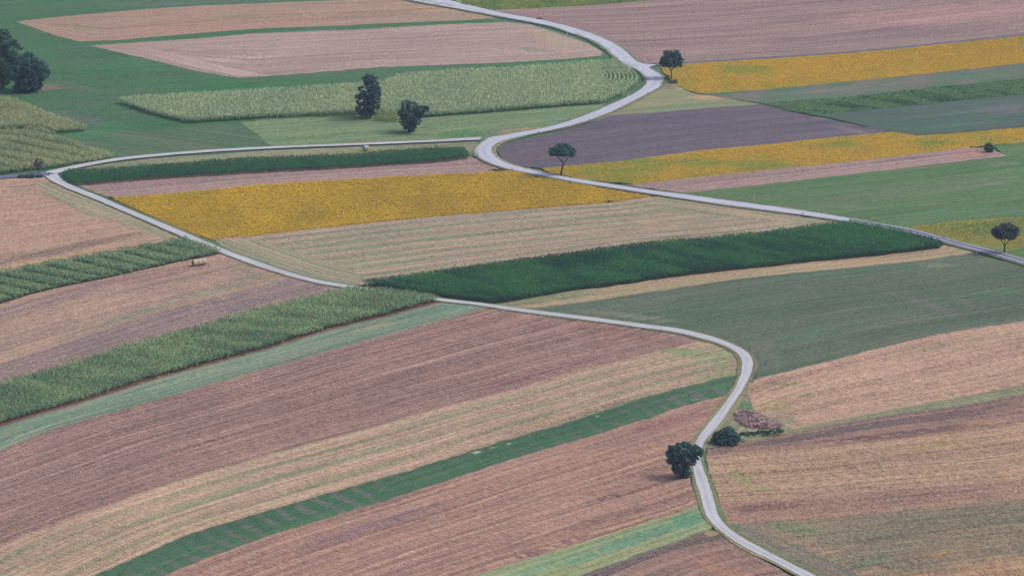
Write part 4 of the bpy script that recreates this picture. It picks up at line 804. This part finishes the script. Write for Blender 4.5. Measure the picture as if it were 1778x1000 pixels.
def tree(name, base, lobes, trunks, label, cat, leafm, bark, size=.42, nclump=90, per=55, cr=.75, seed=1, group=None, fill=.5, depth=1.0):
    """base: photo pixel of the foot; lobes: (px, py, rx, ry[, depth offset m]) crown masses; trunks: lists of (px, py, radius m, depth m)"""
    bx, by = base; s = scale_at(bx, by); x0, y0, z0 = pt(bx, by); el = math.atan2(H-z0, y0); cz = math.cos(el)
    root = empty(name, (x0, y0, z0)); tag(root, label, cat, group)
    def loc(px, py, dy=0.0): return ((px-bx)/s, dy, ((by-py)/s - dy*math.sin(el)*1.0)/cz)
    r = np.random.default_rng(seed); paths = []
    for tr in trunks: paths.append([loc(p[0], p[1], p[3] if len(p) > 3 else 0.0)+(p[2],) for p in tr])
    cl = []; vol = np.array([l[2]*l[3]*(l[2]+l[3]) for l in lobes], float); vol = vol**.8; vol /= vol.sum()
    cents = []
    for li, l in enumerate(lobes):
        k = max(4, int(nclump*1.6*vol[li])); dy = l[4] if len(l) > 4 else 0.0
        c0 = np.array(loc(l[0], l[1], dy)); rx, rz = l[2]*1.12/s, l[3]*1.12/s/cz; ry = rx*depth*.95
        cents.append((c0, rx, ry, rz))
        d = r.normal(0, 1, (k, 3)); d /= np.linalg.norm(d, axis=1)[:, None]; q = (fill+(1-fill)*r.random(k))**.6
        cc = np.minimum(cr*r.uniform(.7, 1.2, k), min(rx, rz)*.7)
        d = d*q[:, None]*np.stack([np.maximum(rx-cc*.6, .1), np.maximum(ry-cc*.6, .1), np.maximum(rz-cc*.6, .1)], 1)
        cl.append(np.column_stack([c0+d, cc]))
    cl = np.vstack(cl)
    if paths:
        base_p = Vector(paths[0][-1][:3])
        for (c0, rx, ry, rz) in cents:                              # limbs reach out into each mass
            ends = [Vector(p[-1][:3]) for p in paths[:len(trunks)]]
            e = min(ends, key=lambda v: (v-Vector(c0)).length); tip = Vector(c0)+Vector((r.normal(0, .2), r.normal(0, .3), rz*.35))
            midp = (e+tip)/2+Vector((r.normal(0, .15), r.normal(0, .15), -.08*(tip-e).length))
            paths.append([tuple(e)+(.11,), tuple(midp)+(.075,), tuple(tip)+(.03,)])
            for _ in range(3):
                q = Vector(c0)+Vector((r.uniform(-.8, .8)*rx, r.uniform(-.8, .8)*ry, r.uniform(-.3, .8)*rz)); paths.append([tuple(midp)+(.05,), tuple((midp+q)/2+Vector((0, 0, .1)))+(.035,), tuple(q)+(.015,)])
    V, Fq = tube_geo(paths); t = pyd(V, Fq, 'trunk', bark); t.parent = root
    cl[:, 3] *= 1.12; c = leaves('crown', cl, leafm, size*.9, seed+100, int(per*1.15), 1.0); c.parent = root
    return root
LD = leaf_mat('leaf_dark', (38, 66, 78), (92, 122, 116), .25, 1.05); LB = leaf_mat('leaf_blue', (42, 72, 84), (94, 126, 118), .25, 1.05)
LBR = leaf_mat('leaf_bronze', (56, 66, 76), (112, 112, 110), .25, 1.05); LG = leaf_mat('leaf_green', (48, 80, 76), (88, 120, 98), .25, .95); LX = leaf_mat('leaf_brown', (96, 84, 92), (120, 104, 104), .2)

# umbrella crowned tree at the road bend
tree('roadside_tree', (1166, 139), [(1156, 106, 12, 12, -1), (1172, 100, 13, 13, .8), (1162, 96, 12, 9, 0), (1179, 109, 9, 9, -.5), (1166, 109, 12, 9, 1.6), (1151, 108, 7, 8, .6), (1170, 111, 10, 7, -1.6)],
     [[(1166, 139, .26), (1166, 131, .22), (1165, 124, .2), (1163, 118, .17)], [(1165, 124, .15), (1169, 119, .12), (1171, 113, .09)], [(1165, 121, .13), (1160, 116, .10), (1156, 112, .07)]],
     'rounded dark tree with a slender trunk, at the tip of the upper golden field', 'tree', LD, BARK, nclump=120, per=60, seed=11, size=.4)
# leaning flat crowned tree
tree('roadside_tree', (974, 305), [(965, 262, 13, 8, -.6), (977, 257, 14, 8, .6), (989, 263, 11, 8, -.4), (959, 266, 7, 5, .4), (975, 266, 10, 5, 1.4), (994, 268, 7, 5, .8), (978, 268, 10, 5, -1.4), (970, 267, 12, 5, 0), (985, 266, 11, 5, .5), (977, 262, 18, 8, 0)],
     [[(974, 305, .34), (975.5, 296, .28), (977, 289, .26), (978.5, 284, .22)], [(978.5, 285, .2), (973, 278, .16), (967, 271, .09)], [(978.5, 284, .14), (984, 277, .11), (988, 271, .08)], [(976, 281, .1), (976, 273, .09), (977, 266, .06)]],
     'leaning dark tree with forked trunk and flat crown, by the purple field', 'tree', LB, BARKD, nclump=230, per=66, seed=12, size=.34, cr=.66)
# tree on the right edge
tree('roadside_tree', (1744, 441), [(1732, 401, 11, 9, -.5), (1746, 396, 13, 9, .4), (1759, 402, 10, 10, -.3), (1738, 409, 10, 7, .9), (1755, 411, 9, 6, .8), (1727, 404, 7, 6, .3), (1747, 408, 10, 7, -1.5)],
     [[(1744, 441, .26), (1744, 433, .22), (1744.5, 427, .2)], [(1744.5, 428, .14), (1740, 421, .12), (1735, 412, .08)], [(1744.5, 427, .14), (1749, 420, .12), (1754, 411, .08)], [(1744, 427, .12), (1744, 418, .1), (1745, 407, .07)]],
     'bronze dark tree with several upright limbs, beside the asphalt stretch at the right edge', 'tree', LBR, BARKD, nclump=200, per=62, seed=13, size=.36, cr=.66)
# tall bushy tree
tree('bushy_tree', (636, 205), [(645, 143, 14, 13, 0), (636, 138, 7, 9, .5), (642, 157, 19, 13, -.4), (636, 172, 19, 13, .3), (645, 178, 17, 14, -.8), (633, 188, 15, 12, .2), (637, 197, 12, 8, -.3), (650, 163, 13, 12, 1.2)],
     [[(637, 206, .35), (638, 190, .3), (640, 170, .22), (642, 145, .1)]],
     'tall bushy dark tree with foliage to the ground, in front of the pale maize', 'tree', LD, BARKD, nclump=280, per=55, seed=14, size=.42, cr=.62, fill=.4)
tree('bushy_tree', (710, 230), [(706, 183, 9, 10, 0), (717, 185, 12, 10, .4), (734, 188, 12, 6, 0), (701, 197, 10, 11, -.4), (715, 200, 16, 12, .3), (728, 199, 9, 9, .5), (708, 212, 15, 11, 0), (712, 222, 11, 8, 0), (722, 209, 13, 9, -.6), (733, 193, 11, 7, -.5)],
     [[(710, 230, .3), (710, 219, .26), (707, 205, .18), (705, 190, .08)], [(710, 219, .2), (718, 205, .15), (724, 190, .07)], [(710, 219, .15), (700, 206, .12), (698, 196, .06)]],
     'vase shaped dark tree on the mown meadow, right of the taller bushy tree', 'tree', LB, BARKD, nclump=250, per=52, seed=15, size=.38, cr=.55)
tree('spreading_tree', (1188, 829), [(1184, 781, 20, 12, 0), (1205, 781, 16, 9, .5), (1171, 789, 14, 10, -.4), (1165, 799, 9, 6, .3), (1194, 796, 18, 12, .2), (1182, 810, 16, 10, -.3), (1188, 820, 13, 9, 0), (1212, 788, 9, 5, -.5), (1177, 817, 9, 6, .4), (1166, 778, 8, 5, .8), (1159, 786, 5, 4, 0), (1218, 783, 5, 4, 0), (1190, 771, 8, 5, .6), (1172, 806, 6, 4, -.6)],
     [[(1188, 829, .32), (1188, 820, .28), (1188, 806, .22), (1186, 786, .1)], [(1188, 815, .18), (1198, 800, .13), (1208, 786, .06)], [(1188, 812, .16), (1178, 800, .12), (1168, 788, .06)]],
     'dark spreading tree overhanging the lane in the foreground', 'tree', LD, BARKD, nclump=330, per=55, seed=16, size=.34, cr=.48, fill=.45)
# copse
tree('copse_tree', (8, 135), [(8, 70, 18, 18, 0), (22, 88, 17, 18, -1), (-18, 72, 24, 24, 1), (4, 108, 22, 20, 0), (-14, 105, 24, 26, -1), (0, 60, 9, 10, 0), (24, 108, 12, 14, 1)],
     [[(8, 135, .4), (8, 115, .35), (8, 90, .2)]], 'tall dark tree at the back of the copse, cut by the left edge', 'tree', LG, BARKD, nclump=260, per=60, seed=17, size=.5, cr=1.0)
tree('copse_tree', (50, 159), [(48, 112, 26, 20, 0), (68, 122, 21, 18, .5), (34, 125, 20, 22, -.5), (52, 138, 26, 20, 0), (74, 127, 15, 12, -1), (45, 152, 22, 8, -.5), (56, 150, 14, 9, .5)],
     [[(50, 160, .45), (50, 145, .4), (50, 125, .25)]], 'round dark tree with a full crown, frontmost in the copse', 'tree', LB, BARKD, nclump=330, per=62, seed=18, size=.48, cr=.95)
tree('copse_tree', (4, 153), [(4, 120, 13, 18, 0), (6, 136, 13, 15, -.4), (-12, 128, 16, 24, .4)],
     [[(4, 154, .3), (4, 140, .25), (4, 125, .15)]], 'narrow grey green tree left of the round one in the copse', 'tree', LG, BARKD, nclump=150, per=60, seed=19, size=.42, cr=.8)
tree('copse_tree', (-45, 140), [(-45, 85, 26, 30, 0), (-40, 118, 28, 22, 0), (-70, 100, 26, 30, 0)],
     [[(-45, 140, .4), (-45, 120, .35), (-45, 95, .2)]], 'dark tree behind the narrow one, mostly outside the left edge', 'tree', LD, BARKD, nclump=160, per=50, seed=20, size=.55, cr=1.1)
# thin reddish tree and hedge bits at the left junction
tree('small_tree', (67, 303), [(67, 281, 8, 7, 0), (61, 286, 5, 5, .3), (73, 286, 5, 6, -.3), (67, 290, 6, 4, .4)],
     [[(66.5, 304, .10), (66, 294, .08), (65, 284, .05)], [(67.5, 304, .08), (69, 293, .07), (71, 283, .04)]], 'thin sparse reddish brown tree at the left road junction', 'tree', LX, BARK, nclump=60, per=22, seed=21, size=.22, cr=.5)
def bush(base, lobes, label, mat, seed, nclump=60, per=60, size=.28, cr=.5, group=None, name='bush'):
    bx, by = base
    return tree(name, base, lobes, [[(bx, by, .09), (bx+1, by-2, .07), (bx+1.5, by-4, .05)], [(bx, by, .07), (bx-2, by-3, .04)]], label, 'bush', mat, BARKD, size=size, nclump=nclump, per=per, cr=cr, seed=seed, group=group)
bush((37, 309.5), [(37, 306.5, 5, 3.2)], 'leftmost of three low dark bushes beside the dark lane stub', LD, 31, 26, 50)
bush((52, 309.5), [(49, 306, 6, 3.6), (56, 306, 5, 3.4)], 'widest low dark bush, in the middle beside the dark lane stub', LD, 32, 40, 50)
bush((70, 308.5), [(69, 306, 6, 3)], 'rightmost of the low dark bushes, under the thin reddish tree', LD, 33, 26, 50)
bush((1260, 770), [(1250, 758, 13, 12, 0), (1264, 753, 14, 12, .5), (1276, 760, 11, 9, 0), (1262, 764, 20, 8, -.6), (1243, 763, 8, 7, 0)], 'large round dark bush beside the lane, left of the brush pile', LD, 34, 260, 55, .3, .55)
bush((1717, 266), [(1717, 255, 7, 7), (1721, 259, 5, 6), (1713, 260, 5, 5)], 'lone small green bush at the tip of the pink strip', LG, 35, 60, 40, .3, .5)
bush((1689, 257), [(1686, 256, 5, 1.6), (1678, 257, 5, 1.4)], 'flat weedy bush in the field edge left of the lone small bush', LG, 36, 12, 24, .22, .3)
bush((1165, 146), [(1166, 143, 6, 3.5), (1172, 141, 5, 4), (1157, 136, 4, 3), (1160, 132, 3, 2.5)], 'greyish dry scrub around the foot of the rounded road bend tree', leaf_mat('leaf_dry', (98, 92, 104), (148, 140, 136), .2), 37, 60, 26, .22)
bush((937, 35), [(936, 33.5, 5, 1.8)], 'low dark verge bush beside the top stretch of the main road', LG, 38, 20, 40)
bush((1074, 320.5), [(1074, 319, 10, 1.6)], 'low dark weeds beside the main road at the pink strip tip', LG, 39, 20, 30, .22, .35)
bush((855, 297), [(846, 298, 8, 1.6), (862, 296.5, 8, 2.2), (872, 295, 6, 1.5)], 'ragged dark weeds at the upper right corner of the large golden field', LG, 40, 40, 30)
bush((1058, 351), [(1058, 350, 7, 1.5)], 'small dark weed patch on the lower edge of the large golden field', LG, 41, 20, 30)
bush((192, 345), [(192, 344, 6, 1.8)], 'small dark weed patch at the left tip of the large golden field', LG, 42, 20, 30)
bush((1310, 755), [(1300, 752, 14, 2.6), (1325, 751, 14, 2.2), (1348, 747, 12, 2.6), (1286, 754, 8, 3)], 'low green weeds along the foot of the brush pile', LG, 43, 70, 40)

# ------------------------------------------------------------------ brush pile
def brush_pile():
    bx, by = 1318, 748; s = scale_at(bx, by); x0, y0, z0 = pt(bx, by); root = empty('brush_pile', (x0, y0, z0))
    tag(root, 'long heap of reddish grey brushwood and rubble beside the lane', 'brush pile')
    r = np.random.default_rng(77); nx, ny = 60, 34; Wd = 78/s/2; Dp = 8.4; V = []; Fq = []
    def hgt(u, v):
        e = max(0, 1-u*u-v*v*(1.0+.3*u)); return (e**.5)*(.5+.2*math.sin(u*6+v*3)+.2*math.sin(v*9-u*4)) if e > 0 else 0
    N = lambda a, b_: float(vnoise(np.array([a]), np.array([b_]), 4)[0])
    for j in range(ny):
        for i in range(nx):
            u = i/(nx-1)*2-1; v = j/(ny-1)*2-1; x = u*Wd; y = v*Dp*(.75-.25*u)+u*-3.5+7.0; h = hgt(u, v)*(1+.35*N(u*9, v*9))+(.18*N(u*23, v*23) if hgt(u, v) > .1 else 0)
            V.append((x, y, float(T(x+x0, y+y0))-z0+.05+max(h, 0)*1.1))
    for j in range(ny-1):
        for i in range(nx-1): a = j*nx+i; Fq.append((a, a+1, a+nx+1, a+nx))
    core = pyd(V, Fq, 'heap', plain_mat('heap_soil', (150, 118, 122), .4, 1.4, c2=(84, 68, 80)), False); core.parent = root
    BV = []; BF = []
    for k in range(3600):
        u, v = r.uniform(-1, 1, 2)
        if u*u+v*v > .95: continue
        x = u*Wd; y = v*Dp*(.75-.25*u)-u*3.5+7.0; z = float(T(x+x0, y+y0))-z0+hgt(u, v)*1.15+.1; L = r.uniform(.3, 1.7); a = r.uniform(0, math.pi); t = r.uniform(-.3, .7)
        dx, dy, dz = math.cos(a)*math.cos(t)*L/2, math.sin(a)*math.cos(t)*L/2, math.sin(t)*L/2; wd = r.uniform(.05, .24)
        b0 = len(BV); n_ = (-math.sin(a)*wd, math.cos(a)*wd, 0)
        for sgn in (-1, 1):
            for (p, q) in ((-1, -1), (1, -1), (1, 1), (-1, 1)): BV.append((x+sgn*dx+n_[0]*p, y+sgn*dy+n_[1]*p, z+sgn*dz+q*wd*.6))
        for f in ((0, 1, 2, 3), (4, 7, 6, 5), (0, 4, 5, 1), (1, 5, 6, 2), (2, 6, 7, 3), (3, 7, 4, 0)): BF.append(tuple(b0+i for i in f))
    br = pyd(BV, BF, 'branches', plain_mat('branches_mat', (196, 164, 160), .5, .55, c2=(74, 62, 76)), False); br.parent = root
brush_pile()

# ------------------------------------------------------------------ bales
NET = None
def bale_mats():
    b = NB('straw_side'); g = b.n('ShaderNodeTexCoord').outputs['Object']; n = b.noise(g, (3, 14, 14), 1, 4, .6, 2)
    b.L(b.mix(b.ramp(n, .3, .7), alb((214, 196, 178)), alb((176, 156, 142))), b.b.inputs['Base Color'])
    e = NB('straw_end'); g = e.n('ShaderNodeTexCoord').outputs['Object']; n = e.noise(g, (1, 9, 9), 1, 4, .7, 4)
    e.L(e.mix(e.ramp(n, .3, .7), alb((168, 142, 124)), alb((128, 106, 98))), e.b.inputs['Base Color'])
    return b.m, e.m
BS, BE = bale_mats()
def bale(name, px, py, off, az, label, ms, me_, R_=.9, Lh=.72, group=None):
    x0, y0, z0 = pt(px, py); x0 += off*math.cos(az); y0 += off*math.sin(az); z0 = float(T(x0, y0))+.35
    root = empty(name, (x0, y0, z0), az); tag(root, label, 'bale', group); n = 28
    prof = [(-Lh, R_*.90), (-Lh*.93, R_*.985), (-Lh*.5, R_), (0, R_*1.01), (Lh*.5, R_), (Lh*.93, R_*.985), (Lh, R_*.90)]
    V = []; Fq = []
    for (x, r_) in prof:
        for k in range(n):
            a = 2*math.pi*k/n; zz = R_*.97+r_*math.cos(a); V.append((x, r_*math.sin(a), max(zz, 0.0)))
    for i in range(len(prof)-1):
        for k in range(n): k2 = (k+1) % n; Fq.append((i*n+k, i*n+k2, (i+1)*n+k2, (i+1)*n+k))
    w_ = pyd(V, Fq, 'net_wrap', ms); w_.parent = root
    for sgn in (-1, 1):
        V = [(sgn*(Lh+.03), 0, R_*.97)]; rings = [(.3, .035), (.6, .015), (.9, 0.0)]
        for (f, b_) in rings:
            for k in range(n): a = 2*math.pi*k/n; V.append((sgn*(Lh+b_), R_*f*math.sin(a), R_*.97+R_*f*math.cos(a)))
        Fq = [(0, 1+k, 1+(k+1) % n) for k in range(n)]
        for i in range(2):
            for k in range(n): k2 = (k+1) % n; Fq.append((1+i*n+k, 1+i*n+k2, 1+(i+1)*n+k2, 1+(i+1)*n+k))
        e = pyd(V, Fq, 'end_face', me_); e.parent = root
    return root
AZ = math.radians(27)
for i, lab in enumerate(['leftmost of the three round straw bales lying end to end, its end face showing', 'middle one of the three round straw bales lying end to end', 'rightmost of the three round straw bales lying end to end, nearest the lane']):
    bale('straw_bale', 334, 463.5, .85+i*1.49, AZ, lab, BS, BE, R_=.92, Lh=.72, group='round straw bales lying end to end')
bale('wrapped_bale', 635, 262.5, 0, math.radians(20), 'single grey wrapped bale with a pale top, standing by the thin white lane', plain_mat('film_pale', (198, 196, 206), .15, 2, .45, c2=(150, 146, 156)), plain_mat('film_grey', (96, 92, 110), .2, 2, .5), R_=.8, Lh=.85)

# ------------------------------------------------------------------ delineator posts
WH = plain_mat('post_white', (232, 230, 232), .05, 5, .5); BK = plain_mat('post_black', (40, 40, 48), .1, 5, .5)
def post_mesh():
    V = []; Fq = []; mi = []
    prof = [(0, .11, .06), (.62, .10, .055), (.62001, .104, .06), (.84, .10, .056), (.84001, .097, .053), (.98, .094, .05), (1.04, .06, .03)]
    for (z, a, b_) in prof: V += [(-a, -b_, z), (a, -b_, z), (a*.5, b_, z), (-a*.5, b_, z)]
    for i in range(len(prof)-1):
        for k in range(4): k2 = (k+1) % 4; Fq.append((i*4+k, i*4+k2, (i+1)*4+k2, (i+1)*4+k)); mi.append(1 if i == 2 else 0)
    Fq.append((24, 25, 26, 27)); mi.append(0)
    me = bpy.data.meshes.new('delineator_post'); me.from_pydata(V, [], Fq); me.materials.append(WH); me.materials.append(BK); me.polygons.foreach_set('material_index', mi); me.update()
    return me
PM = post_mesh()
posts = [('upper', [(807, 11), (890, 27.5), (967, 44), (1033, 63), (1078, 83), (1099, 103)], 'upper verge of top road stretch'),
         ('lower', [(914, 44.5), (937, 48.5), (985, 61), (1003, 65), (1045, 85), (1071, 106)], 'lower verge of top road stretch'),
         ('bend', [(1131, 123), (1155, 145.5), (1124, 167), (1080, 189), (1023, 212.5), (935, 234)], 'outer verge of the sharp road bend'),
         ('inner', [(1120, 146.5), (1091, 167.5), (1048, 187), (989, 211.5), (906, 231)], 'inner verge between maize and meadow'),
         ('junction', [(804, 235), (809, 240.5), (829, 252), (830, 273.5), (866, 255), (862, 275.5)], 'at the junction with the thin white lane'),
         ('straight', [(889, 298), (919, 295.5), (1016, 313.5), (1160, 335.5), (1256, 358.5), (1282, 353.5), (1309, 348), (1394, 376), (1421, 371.5)], 'straight stretch below the leaning tree'),
         ('asphalt', [(1536, 393), (1599, 413), (1622, 421), (1639, 416), (1696, 443), (1729, 440)], 'along the dark asphalt stretch')]
ORD = ['first', 'second', 'third', 'fourth', 'fifth', 'sixth', 'seventh', 'eighth', 'ninth']
first = True
for key, pl, where in posts:
    fr = 'from the left' if key in ('junction', 'straight', 'asphalt', 'upper', 'lower') else 'from the top'
    for i, (px, py) in enumerate(pl):
        o = bpy.data.objects.new('delineator_post', PM); C.objects.link(o); x, y, z = pt(px, py); o.location = (x, y, z+.3); o.rotation_euler = (0, 0, random.uniform(-.5, .5)); o.scale = (1.5, 1.5, 1.05)
        tag(o, '%s white post %s, %s' % (ORD[i], fr, where), 'roadside post', 'white delineator posts along the main road')

# ------------------------------------------------------------------ haze
def haze():
    me = bpy.data.meshes.new('haze'); x0, x1, y0, y1, z0, z1 = -7900, 7900, -7000, 9900, -12, 335
    V = [(x, y, z) for z in (z0, z1) for y in (y0, y1) for x in (x0, x1)]
    me.from_pydata(V, [], [(0, 2, 3, 1), (4, 5, 7, 6), (0, 1, 5, 4), (2, 6, 7, 3), (0, 4, 6, 2), (1, 3, 7, 5)])
    m = bpy.data.materials.new('haze_air'); m.use_nodes = True; t = m.node_tree; t.nodes.clear(); o_ = t.nodes.new('ShaderNodeOutputMaterial'); v = t.nodes.new('ShaderNodeVolumePrincipled')
    v.inputs['Color'].default_value = (.62, .76, 1.0, 1); v.inputs['Density'].default_value = HAZE; v.inputs['Anisotropy'].default_value = .2; t.links.new(v.outputs[0], o_.inputs['Volume'])
    me.materials.append(m); o = bpy.data.objects.new('haze', me); C.objects.link(o); tag(o, 'thin bluish summer haze over the whole plain', 'haze', None, 'stuff')
HAZE = .00005
haze()
